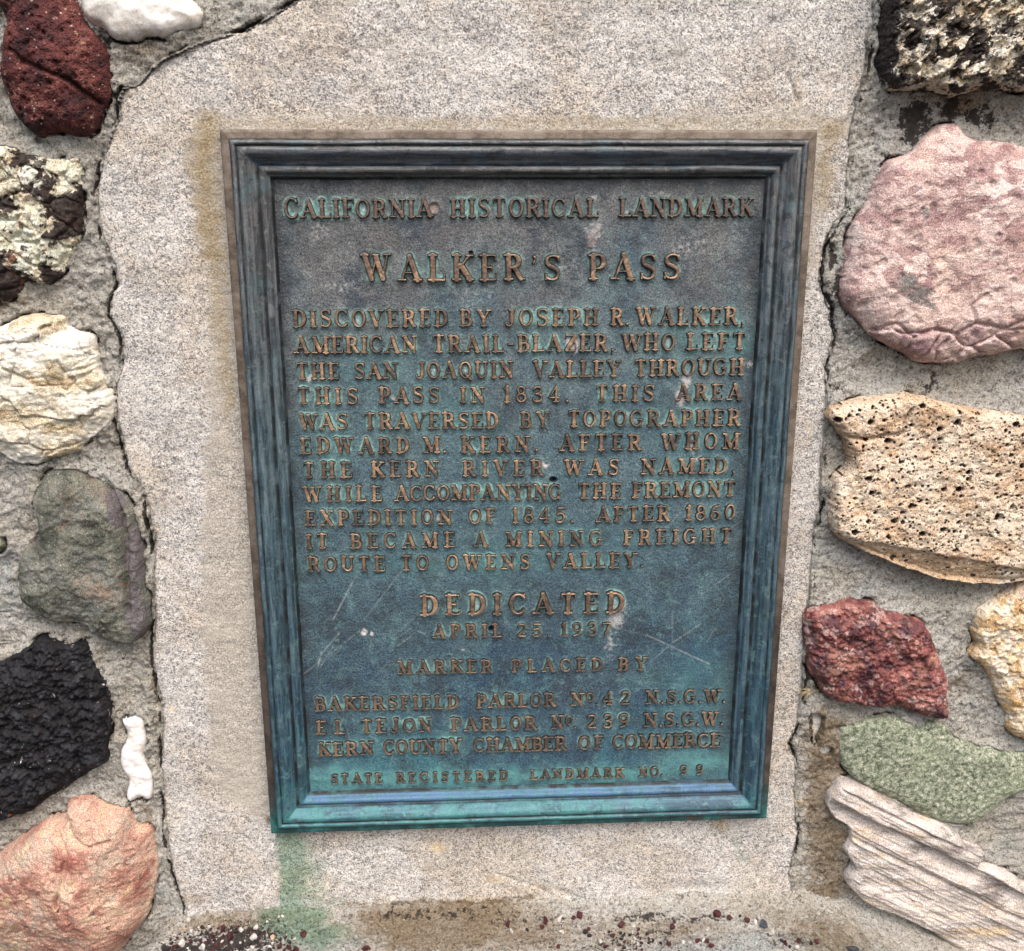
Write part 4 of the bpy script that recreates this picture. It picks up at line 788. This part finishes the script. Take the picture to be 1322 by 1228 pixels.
LINES = [  # words: text, x0, x1, baseline y left, baseline y right, cap height in pixels
 [("CALIFORNIA", 367, 559, 282, 281.5), ("HISTORICAL", 581, 773, 281.5, 280.5), ("LANDMARK", 798.5, 973, 280.5, 280), 25],
 [("WALKER'S", 468, 725, 363.5, 362.5), ("PASS", 759, 878, 362, 361), 35],
 [("DISCOVERED", 378, 579, 423, 422), ("BY", 593.5, 634, 422, 421.5), ("JOSEPH", 651, 773, 421.5, 420.5), ("R.", 787, 812.5, 420, 420), ("WALKER,", 821, 962, 420, 419.5), 23],
 [("AMERICAN", 380, 539, 456.5, 455.5), ("TRAIL-BLAZER,", 558, 794, 455.5, 453.5), ("WHO", 802, 871, 453, 452.5), ("LEFT", 885.6, 962, 452, 451.5), 22.5],
 [("THE", 382.5, 439, 490, 489.5), ("SAN", 457, 514, 489.5, 489), ("JOAQUIN", 535.6, 664, 489, 488), ("VALLEY", 687.7, 801, 487.5, 486.5), ("THROUGH", 818.6, 960, 486, 484.5), 21.8],
 [("THIS", 383.6, 463, 522, 521.5), ("PASS", 489, 568, 521, 520.5), ("IN", 593.5, 627, 520, 520), ("1834.", 649, 735, 520, 519), ("THIS", 768.7, 844.5, 518.5, 518), ("AREA", 872, 957, 517.5, 516.5), 21.5],
 [("WAS", 386, 450, 555, 554.5), ("TRAVERSED", 470, 644, 554.5, 553), ("BY", 671, 710, 552.5, 552), ("TOPOGRAPHER", 732.4, 955.5, 551.5, 549.5), 21.3],
 [("EDWARD", 387.7, 529, 586, 585), ("M.", 546, 577, 585, 584.5), ("KERN,", 594.6, 696, 584.5, 583), ("AFTER", 722, 828, 582.5, 581), ("WHOM", 853, 954, 580.5, 579.5), 21.2],
 [("THE", 391, 455, 617, 616.5), ("KERN", 478.5, 567.5, 616, 615.5), ("RIVER", 597, 702, 615, 614), ("WAS", 728, 799.5, 613.5, 613), ("NAMED,", 826.6, 949.5, 612.5, 611), 20.8],
 [("WHILE", 392, 494, 648, 647), ("ACCOMPANYING", 509.5, 726, 647, 644.5), ("THE", 745.3, 802, 644, 643.5), ("FREMONT", 815, 949.5, 643, 641), 20.4],
 [("EXPEDITION", 393.6, 584, 678.5, 677), ("OF", 604.6, 640.5, 676.5, 676), ("1845.", 660, 741, 675.5, 674.5), ("AFTER", 769.4, 865, 674, 672.5), ("1860", 883, 949, 672, 671), 20],
 [("IT", 395.4, 424.5, 708.5, 708), ("BECAME", 452, 588, 708, 706.5), ("A", 612, 630, 706, 706), ("MINING", 652, 778, 705.5, 704.5), ("FREIGHT", 804, 944.5, 703.5, 701.5), 19.8],
 [("ROUTE", 397, 497.5, 738, 737), ("TO", 517, 554, 736.5, 736), ("OWENS", 576, 685, 735.5, 734.5), ("VALLEY.", 705, 831, 734, 732.5), 19.6],
 [("DEDICATED", 542.5, 805, 794.5, 790.5), 27.5],
 [("APRIL", 558.5, 648.5, 823.5, 822.5), ("25,", 666.7, 711, 822.3, 822), ("1937", 723.3, 789, 821.5, 820.5), 17.8],
 [("MARKER", 513, 636.5, 870, 868.5), ("PLACED", 660.7, 778, 868, 866), ("BY", 797.4, 834.5, 865.5, 865), 17.4],
 [("BAKERSFIELD", 406.3, 592.5, 918, 914.5), ("PARLOR", 614.6, 718, 914, 911.5), ("No.", 736.7, 773, 911, 910.5), ("42", 777, 813, 910, 909.5), ("N.S.G.W.", 832.7, 937, 909, 907), 17.8],
 [("EL", 408, 445.5, 947.5, 947), ("TEJON", 466, 558.5, 946.5, 944.5), ("PARLOR", 581.7, 693.5, 944, 941.5), ("No.", 711.3, 745, 941, 940.5), ("239", 756.6, 812, 940, 939), ("N.S.G.W.", 830.4, 934, 938.5, 936), 18],
 [("KERN", 411, 483, 976, 974.5), ("COUNTY", 495, 596.5, 974, 971.5), ("CHAMBER", 611, 732, 971, 968.5), ("OF", 746.4, 779.5, 968, 967), ("COMMERCE", 790, 930, 967, 963.5), 18],
 [("STATE", 426.8, 494.5, 1012.3, 1011), ("REGISTERED", 511.4, 656, 1010.5, 1007.5), ("LANDMARK", 684.5, 806, 1006.5, 1003.5), ("NO.", 824, 856, 1003, 1002.3), ("99", 877, 908, 1001, 1000.3), 12.8],
]
LD_ = FLD + 1.0
letters = []
rnd = random.Random(11)
for li, line in enumerate(LINES):
    cap = line[-1]
    for wd, x0, x1, y0, y1 in line[:-1]:
        X0, Z0 = at(x0, y0, LD_); X1, Z1 = at(x1, y1, LD_); xt, zt_ = at((x0 + x1) / 2, (y0 + y1) / 2 - cap, LD_); _, zb_ = at((x0 + x1) / 2, (y0 + y1) / 2, LD_)
        h = float(zt_ - zb_); W = float(X1 - X0)
        pad = .04
        ws = [G[c][0] for c in wd]; nat = sum(ws) * h
        sx = 1.0; gap = (W - nat) / max(len(wd) - 1, 1) if len(wd) > 1 else 0
        if gap < .045 * h and len(wd) > 1: sx = max(.74, (W - .045 * h * (len(wd) - 1)) / nat); gap = (W - nat * sx) / max(len(wd) - 1, 1)
        if len(wd) == 1: sx = W / nat
        x = float(X0); 
        for c, w in zip(wd, ws):
            f = (x - X0) / W if W else 0
            z = float(Z0 + (Z1 - Z0) * f) + rnd.uniform(-.012, .012) * h
            hh = h * rnd.uniform(.97, 1.03); 
            if li == 0 and x == float(X0) and wd == "CALIFORNIA": hh = h * 1.12; z -= .03 * h
            letters.append(dict(c=c, x=x, z=z, sx=h * sx * rnd.uniform(.97, 1.03), sz=hh, rot=rnd.gauss(0, .012) + float((Z1 - Z0) / W), li=li))
            x += w * h * sx + gap
print('letters', len(letters))

# field panel, with the stains and painted shade that follow the letters
res = .82
xs = np.arange(-195, 195 + res, res); zs = np.arange(31, 576 + res, res); FX, FZ = np.meshgrid(xs, zs)
cov = np.zeros(FX.shape)
for L in letters:
    w = G[L['c']][0] * L['sx']
    i0, i1 = np.searchsorted(xs, (L['x'] - 4, L['x'] + w + 4)); j0, j1 = np.searchsorted(zs, (L['z'] - 4, L['z'] + L['sz'] + 4))
    lx = (FX[j0:j1, i0:i1] - L['x']); lz = (FZ[j0:j1, i0:i1] - L['z']); ca, sa = math.cos(L['rot']), math.sin(L['rot'])
    d = gsdf(L['c'], (lx * ca + lz * sa) / L['sx'], (-lx * sa + lz * ca) / L['sz']) * L['sz']
    cov[j0:j1, i0:i1] = np.maximum(cov[j0:j1, i0:i1], sstep(.5, -.5, d))
CTR = {'O': [(.4, .5, .12, .26)], 'Q': [(.4, .52, .12, .22)], 'D': [(.40, .5, .10, .25)], 'R': [(.40, .71, .09, .10)], 'P': [(.40, .70, .09, .11)], 'A': [(.43, .48, .08, .12)], 'B': [(.38, .72, .07, .08), (.40, .28, .08, .08)],
       '0': [(.36, .5, .10, .26)], '6': [(.36, .31, .09, .12)], '9': [(.34, .69, .09, .12)], '8': [(.34, .73, .06, .08), (.34, .28, .08, .10)], 'U': [(.44, .45, .11, .26)], 'L': [(.42, .22, .10, .10)], 'o': [(.26, .62, .07, .14)], 'H': [(.44, .7, .09, .12)], 'E': [(.40, .28, .08, .08)]}
cres = np.zeros(FX.shape); rc = random.Random(5)
for L in letters:
    for (cx, cy, rx, ry) in CTR.get(L['c'], []):
        st_ = rc.uniform(.25, 1.0) if L['c'] in 'OQD0' else rc.uniform(0, .9) if L['c'] in 'RPAB98o6' else rc.uniform(-.5, .6)
        if st_ <= 0: continue
        x0_, z0_ = L['x'] + cx * L['sx'], L['z'] + cy * L['sz']
        i0, i1 = np.searchsorted(xs, (x0_ - 9, x0_ + 9)); j0, j1 = np.searchsorted(zs, (z0_ - 12, z0_ + 12))
        q = ((FX[j0:j1, i0:i1] - x0_) / (rx * 1.15 * L['sx'])) ** 2 + ((FZ[j0:j1, i0:i1] - z0_) / (ry * 1.15 * L['sz'])) ** 2
        cres[j0:j1, i0:i1] = np.maximum(cres[j0:j1, i0:i1], st_ * np.exp(-q ** 1.5))
def blur(a, s):
    fy = np.fft.fftfreq(a.shape[0])[:, None]; fx = np.fft.rfftfreq(a.shape[1])[None]
    return np.fft.irfft2(np.fft.rfft2(a) * np.exp(-2 * (np.pi * s) ** 2 * (fx ** 2 + fy ** 2)), a.shape)
b1 = blur(cov, 2.0 / res); b2 = blur(cov, 7 / res)
halo = sstep(.14, .36, b1) * 1.15 + sstep(.05, .5, b2) * .35
halo *= np.clip(.55 + fbm(FX, FZ, 60, 2, 610) * 1.0, .25, 1.1)
def seg(px0, py0, px1, py1, w, s):
    (ax, bx), (az, bz) = at([px0, px1], [py0, py1], FLD); ex, ez = bx - ax, bz - az
    q = np.clip(((FX - ax) * ex + (FZ - az) * ez) / (ex * ex + ez * ez), 0, 1)
    return s * np.exp(-(np.hypot(FX - ax - ex * q, FZ - az - ez * q) / w) ** 2)
scr = np.zeros(FX.shape)
for a_ in [(430,800,455,752,.7,.8),(455,752,482,710,.6,.35),(470,800,520,735,.6,.4),(500,828,560,775,.5,.3),(410,862,415,842,.7,.9),(413,862,430,835,.6,.6),(392,870,470,810,.6,.45),(410,850,440,815,.6,.6),(835,820,915,857,.7,.8),(868,830,905,805,.7,.6),(868,832,868,790,.6,.45),(868,830,845,850,.6,.5),(912,830,922,812,.6,.4),(905,768,945,740,.6,.5),(800,812,840,822,.5,.3),(700,590,720,640,.5,.2),(512,835,530,822,.6,.5),(540,815,548,818,.7,.7),(640,275,655,300,.6,.3),(650,352,660,380,.6,.3),(880,440,900,455,.6,.3),(835,312,846,322,.6,.4)]:
    scr = np.maximum(scr, seg(*a_[:5], a_[5] * .62))
rs = random.Random(21)
for k in range(90):
    px, py = rs.uniform(385, 960), rs.uniform(250, 990); a_ = rs.uniform(-2.6, -.4); l = rs.uniform(8, 40)
    scr = np.maximum(scr, seg(px, py, px + l * math.cos(a_), py + l * math.sin(a_), .55, rs.uniform(.08, .28)))
def fb(l, wob=3): return blobs(FX, FZ, l, FLD, wob, 40)
WH = [(737,438,9,9,1),(742,446,9,12,.9),(765,258,10,9,.55),(768,295,15,22,.55),(765,318,12,18,.4),(885,490,9,16,.85),(878,512,10,18,.85),(893,576,7,11,.9),(900,592,9,8,.6),(795,800,18,24,.6),(788,828,14,28,.45),(800,785,14,10,.6),(704,600,6,5,.8),(470,817,6,6,1.1),(481,820,4,4,1),(566,668,5,8,.7),(552,664,5,7,.7),(560,268,9,9,.35),(603,380,40,30,.30),(640,340,40,14,.3),(730,345,40,22,.3),(440,370,40,22,.35),(412,296,20,22,.35),(890,320,60,30,.32),(400,487,8,6,.8),(505,515,8,8,.5),(597,838,4,3,.8),(860,420,10,6,.5),(965,470,16,8,.5),(855,250,30,6,.4),(860,350,60,20,.2),(520,280,60,20,.2),(630,365,10,30,.4),(950,300,30,20,.25),(565,640,60,20,.25),(655,645,10,8,.3)]
EA = [(560,268,8,8,1),(742,447,7,8,.7),(765,310,14,22,.55),(896,578,4,7,.7),(480,345,30,20,.3),(470,380,30,22,.25)]
TE = [(640,1003,420,13,1),(440,1000,50,22,.9),(900,985,60,26,.8),(940,995,30,40,.7),(520,960,120,20,.25),(890,560,60,60,.2),(560,540,100,40,.2),(470,480,60,20,.2),(700,700,200,30,.15),(880,440,60,40,.25),(600,730,200,20,.3),(950,430,20,40,.4),(900,880,60,60,.3)]
FH = FLD + fbm(FX, FZ, 60, 3, 620) * .5 + fbm(FX, FZ, 9, 4, 621) * .32 + fbm(FX, FZ, 2.4, 2, 622) * .16
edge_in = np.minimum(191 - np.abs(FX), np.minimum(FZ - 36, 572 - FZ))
grime_shade = np.maximum(.75 * np.exp(-np.maximum(edge_in, 0) / 9.0) * (FZ > 60), .7 * sstep(.05, .3, blur(cov, .5 / res)) * sstep(-.3, .1, fbm(FX, FZ, 20, 2, 640)))  # grime plus painted shade along the frame edge and round the letters
def dent(px, py, r, dep, rimh=.5):
    global FH
    cx, cz = at(px, py, FLD); q = np.hypot(FX - cx, (FZ - cz) * 1.1) / r * (1 + .25 * fbm(FX, FZ, 4, 2, 630))
    FH = FH - dep * sstep(1.05, .55, q) + rimh * np.exp(-((q - 1.15) / .25) ** 2)
for d_ in [(714,620,3.4,9,.6),(635,812,3.6,9,.8),(608,327,2.0,4,.3),(560,268,4.6,1.3,.9),(739,446,3.0,.8,.9),(470,817,2,.6,.3),(886,575,2,.6,.4),(705,600,2,.6,.4),(935,655,1.4,1,.2)]: dent(*d_)
FH += .8 * np.exp(-(((FX - at(418, 1008, FLD)[0]) / 12) ** 2 + ((FZ - at(418, 1006, FLD)[1]) / 3) ** 2))
hole = np.zeros(FX.shape)
for px_, py_, r_ in ((714,620,3.2),(635,811,3.4),(608,327,2.0)):
    cx, cz = at(px_, py_, FLD); hole = np.maximum(hole, np.exp(-(np.hypot(FX - cx, FZ - cz) / r_) ** 4))
grime_shade = np.maximum(grime_shade, hole); cres = cres * (1 - hole); halo = halo * (1 - hole)  # hole interiors darkened in colour, as shade
pan = mesh_obj('field_panel', np.stack([FX.ravel(), -FH.ravel(), FZ.ravel()], 1), grid_faces(*FX.shape), PANEL, plaque,
   {'halo': halo, 'counter': cres, 'grime_shade': grime_shade, 'scratch': scr, 'white': fb(WH), 'earth': fb(EA, 1), 'teal': fb(TE, 10)})
pfix(pan)

# letters as parts: the 300 largest singly, the smallest lines as one piece
for i, L in enumerate(letters): L['i'] = i
order = sorted(letters, key=lambda L: -(L['sz'] * (1 if L['c'] in '.,\'-' else 1.0) * (100 if L['li'] < 14 else 1)))
single = set(L['i'] for L in order[:300])
small_v, small_f, small_t, off = [], [], [], 0
def fieldh(x, z):
    i = min(max(int((x + 195) / res), 0), FX.shape[1] - 1); j = min(max(int((z - 31) / res), 0), FX.shape[0] - 1); return FH[j, i]
for L in letters:
    me = glyph_mesh(L['c'])
    loc = Vector((L['x'] * .001, -(FLD + .15) * .001, L['z'] * .001))
    dp = L['sz'] * (1.05 if L['li'] != 19 else 1.2)
    if L['i'] in single:
        o = bpy.data.objects.new('letter', me); C.objects.link(o); o.parent = plaque
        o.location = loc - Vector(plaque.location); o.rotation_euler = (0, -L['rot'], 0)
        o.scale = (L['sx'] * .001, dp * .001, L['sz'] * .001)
    else:
        n = len(me.vertices); co = np.zeros(n * 3, np.float32); me.vertices.foreach_get('co', co); co = co.reshape(-1, 3).astype(float)
        tp = np.zeros(n, np.float32); me.attributes['top'].data.foreach_get('value', tp)
        ca, sa = math.cos(L['rot']), math.sin(L['rot']); q = co * np.array([L['sx'], dp, L['sz']])
        q = np.stack([q[:, 0] * ca - q[:, 2] * sa, q[:, 1], q[:, 0] * sa + q[:, 2] * ca], 1) + np.array(loc) * 1000
        fi = np.zeros(len(me.polygons) * 4, np.int32); me.polygons.foreach_get('vertices', fi)
        small_v.append(q); small_f.append(fi.reshape(-1, 4) + off); small_t.append(tp); off += n
if small_v:
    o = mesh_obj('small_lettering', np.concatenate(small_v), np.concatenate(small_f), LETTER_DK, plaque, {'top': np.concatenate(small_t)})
    pfix(o); o['kind'] = 'stuff'

# ------------------------------------------------------------------ loose pebbles on the ledge
def peb_mat(name, c0, c1, sc=300):
    m = Mt(name); col = m.ramp(m.noise(sc, 4, .65), [(.35, c0), (.65, c1)]); m.bump(m.noise(700, 4, .6), 1.0); return m.done(col, .85)
PM = {'red': peb_mat('cinder_red', (.030, .009, .012), (.10, .028, .030)), 'dark': peb_mat('cinder_dark', (.012, .010, .011), (.05, .038, .04)),
      'white': peb_mat('pebble_white', (.38, .35, .32), (.62, .60, .57)), 'tan': peb_mat('pebble_tan', (.35, .24, .17), (.60, .44, .32)), 'slate': peb_mat('pebble_slate', (.03, .033, .04), (.08, .085, .10))}
def pebble_mesh(seed, mat):
    me = bpy.data.meshes.new('pebble'); import bmesh
    bm = bmesh.new(); bmesh.ops.create_icosphere(bm, subdivisions=2, radius=1)
    rr = random.Random(seed); ks = [(Vector((rr.gauss(0, 1), rr.gauss(0, 1), rr.gauss(0, 1))).normalized(), rr.uniform(.42, .80)) for _ in range(12)]
    for v in bm.verts:
        for n_, c_ in ks:
            e_ = v.co.dot(n_)
            if e_ > c_: v.co -= n_ * (e_ - c_)
        v.co *= 1 + rr.uniform(-.06, .06)
    bm.to_mesh(me); bm.free(); me.materials.append(mat)
    me.polygons.foreach_set('use_smooth', np.zeros(len(me.polygons), bool)); return me
PMESH = {k: [pebble_mesh(i * 13 + len(k), m) for i in range(5)] for k, m in PM.items()}
PLACED = []
def pebble(px, py, rpx, kind, label, group):
    x, d = at_level(px, py, LEDGE_Z - .1 * 20 + rpx * .3)
    r = rpx * .76
    for _ in range(5):
        z = float(ledge_z(np.array([x]), np.array([d]))[0]) + r * .40
        x, d = at_level(px, py, z)
    rr = random.Random(int(px * 31 + py * 7))
    o = bpy.data.objects.new('pebble', rr.choice(PMESH[kind])); C.objects.link(o)
    o.location = (x * .001, -d * .001, z * .001); o.rotation_euler = (rr.uniform(0, 6), rr.uniform(0, 6), rr.uniform(0, 6))
    o.scale = tuple(r * .001 * q for q in (rr.uniform(.9, 1.25), rr.uniform(.8, 1.05), rr.uniform(.75, 1.)))
    o['label'] = label; o['category'] = 'pebble'; o['group'] = group
    PLACED.append((px, py, rpx))
GP = 'loose pebbles on the mortar ledge'
NAMED = [(391,1206,6,'red','dark red pebble on the green stained part of the ledge, right of the pebble heap'),
 (473,1224,6,'red','dark red pebble at the bottom edge below the brown stain'),
 (704,1188,6.5,'red','large dark red cinder pebble left of centre on the ledge below the plaque'),(700,1197,4.5,'red','dark red pebble touching the front of the large cinder pebble'),
 (925,1180,7,'red','largest dark red pebble close under the slab at the right'),(941,1185,4.8,'red','dark red pebble just right of the largest one at the right'),
 (986,1193,7,'slate','slate grey pebble at the right end of the upper row'),(965,1188,5,'red','dark red pebble beside the white pebbles in the upper row'),
 (1100,1225,8,'slate','dark grey pebble alone at the bottom right of the ledge'),(802,1193,6,'red','dark red pebble above the tight cluster of small cinders'),
 (748,1182,5.5,'red','dark red pebble close under the slab, second from the left group'),(656,1193,5,'red','single bright red pebble on the left centre of the ledge'),
 (1031,1184 + 31,4.5,'red','dark red pebble between white grit at the right of the ledge'),(868,1196,5,'red','dark red pebble in front of the shallow hollow in the ledge'),
 (327,1209,6.5,'white','largest white pebble in the heap at the left'),(262,1224,7,'white','white pebble at the bottom edge of the left heap'),
 (352,1211,5,'tan','tan and red pebble at the right of the left heap'),(297,1208,7,'red','large dark red pebble in the middle of the left heap')]
for p in NAMED: pebble(*p[:4], p[4], GP)
MISC = [(660,1202,3.5,'white'),(681,1201,3,'dark'),(723,1186,3.5,'white'),(725,1203,3,'white'),(740,1185,4,'red'),(752,1189,3,'white'),(756,1203,4.5,'dark'),(760,1199,3,'red'),(768,1194,3.5,'white'),(818,1194,3.5,'white'),
 (775,1216,3.5,'white'),(791,1208,4,'red'),(782,1222,4.5,'red'),(721,1222,3.5,'red'),(863,1219,4,'red'),(853,1218,3,'dark'),(882,1216,3.2,'white'),(890,1217,4,'white'),(901,1214,4,'red'),(908,1214,3.2,'white'),(918,1221,5,'red'),(913,1215,4,'red'),
 (979,1184,4,'white'),(975,1191,3.5,'white'),(997,1203,3.8,'white'),(995,1206,3,'white'),(1010,1215,3.5,'dark'),(1014,1217,4,'red'),(1029,1223,4,'white'),(1047,1217,3.5,'dark'),(1054,1215,4.2,'red'),(1020,1222,3,'dark'),(870,1190,3,'dark'),(955,1183,2.6,'dark'),(244,1188,4,'white'),(270,1196,3,'white'),(318,1198,3,'tan'),(345,1190,2.6,'white'),(360,1184,2.4,'white'),(365,1183,2.4,'white')]
LB = {'red': 'small dark red cinder pebble loose on the mortar ledge', 'dark': 'small near black cinder pebble loose on the mortar ledge', 'white': 'small white pebble loose on the mortar ledge', 'tan': 'small tan pebble loose on the mortar ledge', 'slate': 'slate grey pebble loose on the ledge'}
CN = {'red': 'dark red', 'dark': 'near black', 'white': 'white', 'tan': 'tan', 'slate': 'slate grey'}
def where(px, py, r):
    side = 'by the heap at the left' if px < 400 else 'left of centre' if px < 700 else 'just left of the tight cluster' if px < 770 else 'beside the tight cluster' if px < 845 else 'right of the tight cluster' if px < 935 else 'near the slate grey pebble' if px < 990 else 'at the right end'
    return side + (', by the slab' if py < 1198 else ', low down' if py > 1213 else ', middle row')
for p in MISC: pebble(*p, '%s %s pebble on the ledge %s' % ('tiny' if p[2] < 3.3 else 'small', CN[p[3]], where(*p[:3])), GP)
LB2 = {'red': 'small dark red pebble in the heap at the left end of the ledge', 'dark': 'small near black pebble in the heap at the left end of the ledge', 'white': 'small white pebble in the heap at the left end of the ledge', 'tan': 'small tan pebble in the heap at the left end of the ledge'}
LB3 = {'red': 'small dark red pebble in the tight cluster at the middle of the ledge', 'dark': 'small near black pebble in the tight cluster at the middle of the ledge', 'white': 'small white pebble in the tight cluster at the middle of the ledge', 'tan': 'small tan pebble in the tight cluster at the middle of the ledge'}
rp = random.Random(77)
def scatter(n, fn, labels, group, r0, r1):
    k = 0
    for _ in range(n * 12):
        if k >= n: break
        px, py = fn(); r = r0 + (r1 - r0) * rp.random() ** 1.8
        if any((px - a) ** 2 + ((py - b_) * 1.3) ** 2 < (r + c) ** 2 * .72 for a, b_, c in PLACED): continue
        kind = rp.choices(['dark', 'red', 'white', 'tan'], [6, 5, 2.4, .2])[0]
        mid = 300 if 'heap' in group else 815
        lab = '%s %s pebble in the %s, %s side, %s' % ('tiny' if r < 2.6 else 'small' if r < 4 else 'larger', {'red': 'dark red', 'dark': 'near black', 'white': 'white', 'tan': 'tan'}[kind],
              'heap left on the ledge' if mid == 300 else 'tight cluster at the middle', 'left' if px < mid - 25 * (mid == 300) else 'right' if px > mid + 30 * (mid == 300) else 'middle', 'upper edge' if py < 1211 else 'lower part')
        pebble(px, py, r, kind, lab, group); k += 1
scatter(150, lambda: (lambda x: (x, rp.uniform(max(1194, 1228 - (x - 200) * .75) + max(0, x - 330) * .35, 1240)))(rp.uniform(208, 382)), LB2, 'heap of mixed pebbles at the left end of the ledge', 1.9, 6.0)
scatter(34, lambda: (rp.gauss(815, 16), rp.gauss(1212, 8)), LB3, 'tight cluster of cinder pebbles at the middle of the ledge', 2.0, 4.2)
# fine grit nobody could count
gv, gf_, gt = [], [], 0
for kind, n, fn in (('dark', 700, 0), ('white', 170, 1)):
    gv, gf_, off = [], [], 0
    me = PMESH[kind][0]; nv = len(me.vertices); co = np.zeros(nv * 3, np.float32); me.vertices.foreach_get('co', co); co = co.reshape(-1, 3)
    fi = np.zeros(len(me.polygons) * 3, np.int32); me.polygons.foreach_get('vertices', fi); fi = fi.reshape(-1, 3)
    for k in range(n):
        q = rp.random()
        px, py = (rp.uniform(205, 390), rp.uniform(1190, 1245)) if q < .5 else (rp.gauss(810, 60), rp.gauss(1212, 14)) if q < .8 else (rp.uniform(400, 1080), rp.uniform(1182, 1240))
        x, d = at_level(px, py, LEDGE_Z - 2)
        if d < -12: continue
        z = float(ledge_z(np.array([x]), np.array([d]))[0])
        r = rp.uniform(.35, 1.0)
        gv.append(co * r + np.array([x, -d, z + r * .4])); gf_.append(fi + off); off += nv
    g = mesh_obj('grit', np.concatenate(gv), np.concatenate(gf_), PM[kind], None, smooth=False)
    g['kind'] = 'stuff'; g['label'] = 'fine %s grit scattered over the mortar ledge' % ('dark cinder' if kind == 'dark' else 'white'); g['category'] = 'grit'

# ------------------------------------------------------------------ dry straw caught in the wall
sm = Mt('dry_straw'); STRAW = sm.done(sm.ramp(sm.noise(200, 2), [(.3, (.36, .27, .13)), (.7, (.62, .50, .30))]), .7)
def straw(name, strands, label, d):
    cu_v, cu_f, off = [], [], 0
    for pts, r in strands:
        P = np.array([(*at(px, py, d + dd), d + dd) for px, py, dd in pts], float)
        Q = []
        for i in range(len(P) - 1):
            for k in range(5): Q.append(P[i] + (P[i + 1] - P[i]) * k / 5)
        Q.append(P[-1]); Q = np.array(Q); Q = np.stack([Q[:, 0], -Q[:, 2], Q[:, 1]], 1)
        for a_ in range(1, len(Q) - 1): Q[a_] = (Q[a_ - 1] + Q[a_] * 2 + Q[a_ + 1]) / 4
        for i, q in enumerate(Q):
            rr = r * (1 - .6 * i / len(Q))
            for k in range(5): a_ = k * 1.2566; cu_v.append(q + np.array([math.cos(a_) * rr, math.sin(a_) * rr, math.sin(a_ + 1) * rr]))
        n = len(Q)
        for i in range(n - 1):
            for k in range(5): cu_f.append((off + i * 5 + k, off + i * 5 + (k + 1) % 5, off + (i + 1) * 5 + (k + 1) % 5, off + (i + 1) * 5 + k))
        off += n * 5
    c0 = cu_v[0]; o = mesh_obj(name, np.array(cu_v) - c0, np.array(cu_f), STRAW, None, loc=tuple(np.array(c0) * .001)); o['label'] = label; o['category'] = 'dry grass'
rq = random.Random(3)
def tuft(px, py, n, l, a0, a1):
    out = []
    for k in range(n):
        a_ = R(rq.uniform(a0, a1)); ll = l * rq.uniform(.5, 1); x, y = px + rq.uniform(-5, 5), py + rq.uniform(-4, 4)
        out.append(([(x, y, 0), (x + ll * .5 * math.cos(a_), y - ll * .5 * math.sin(a_), 2), (x + ll * math.cos(a_ + .3), y - ll * math.sin(a_ + .3) + 2, 2)], .32))
    return out
straw('dry_grass_tuft', tuft(1045, 894, 16, 16, -60, 240), 'little tuft of dry grass caught under the crimson stone', -10)
straw('dry_grass_tuft', tuft(930, 1062, 10, 16, 180, 360), 'few dry straws under the right end of the plaque', -11)
straw('dry_straw', [([(1019,1018,0),(1024,1030,3),(1030,1041,1)], .4), ([(1030,1034,0),(1037,1035,3),(1044,1040,2)], .35), ([(1037,1035,3),(1040,1027,3)], .3)], 'pale straw lying across the crack beside the lower right of the plaque', -10)
print('faces', sum(len(m.polygons) for m in bpy.data.meshes))
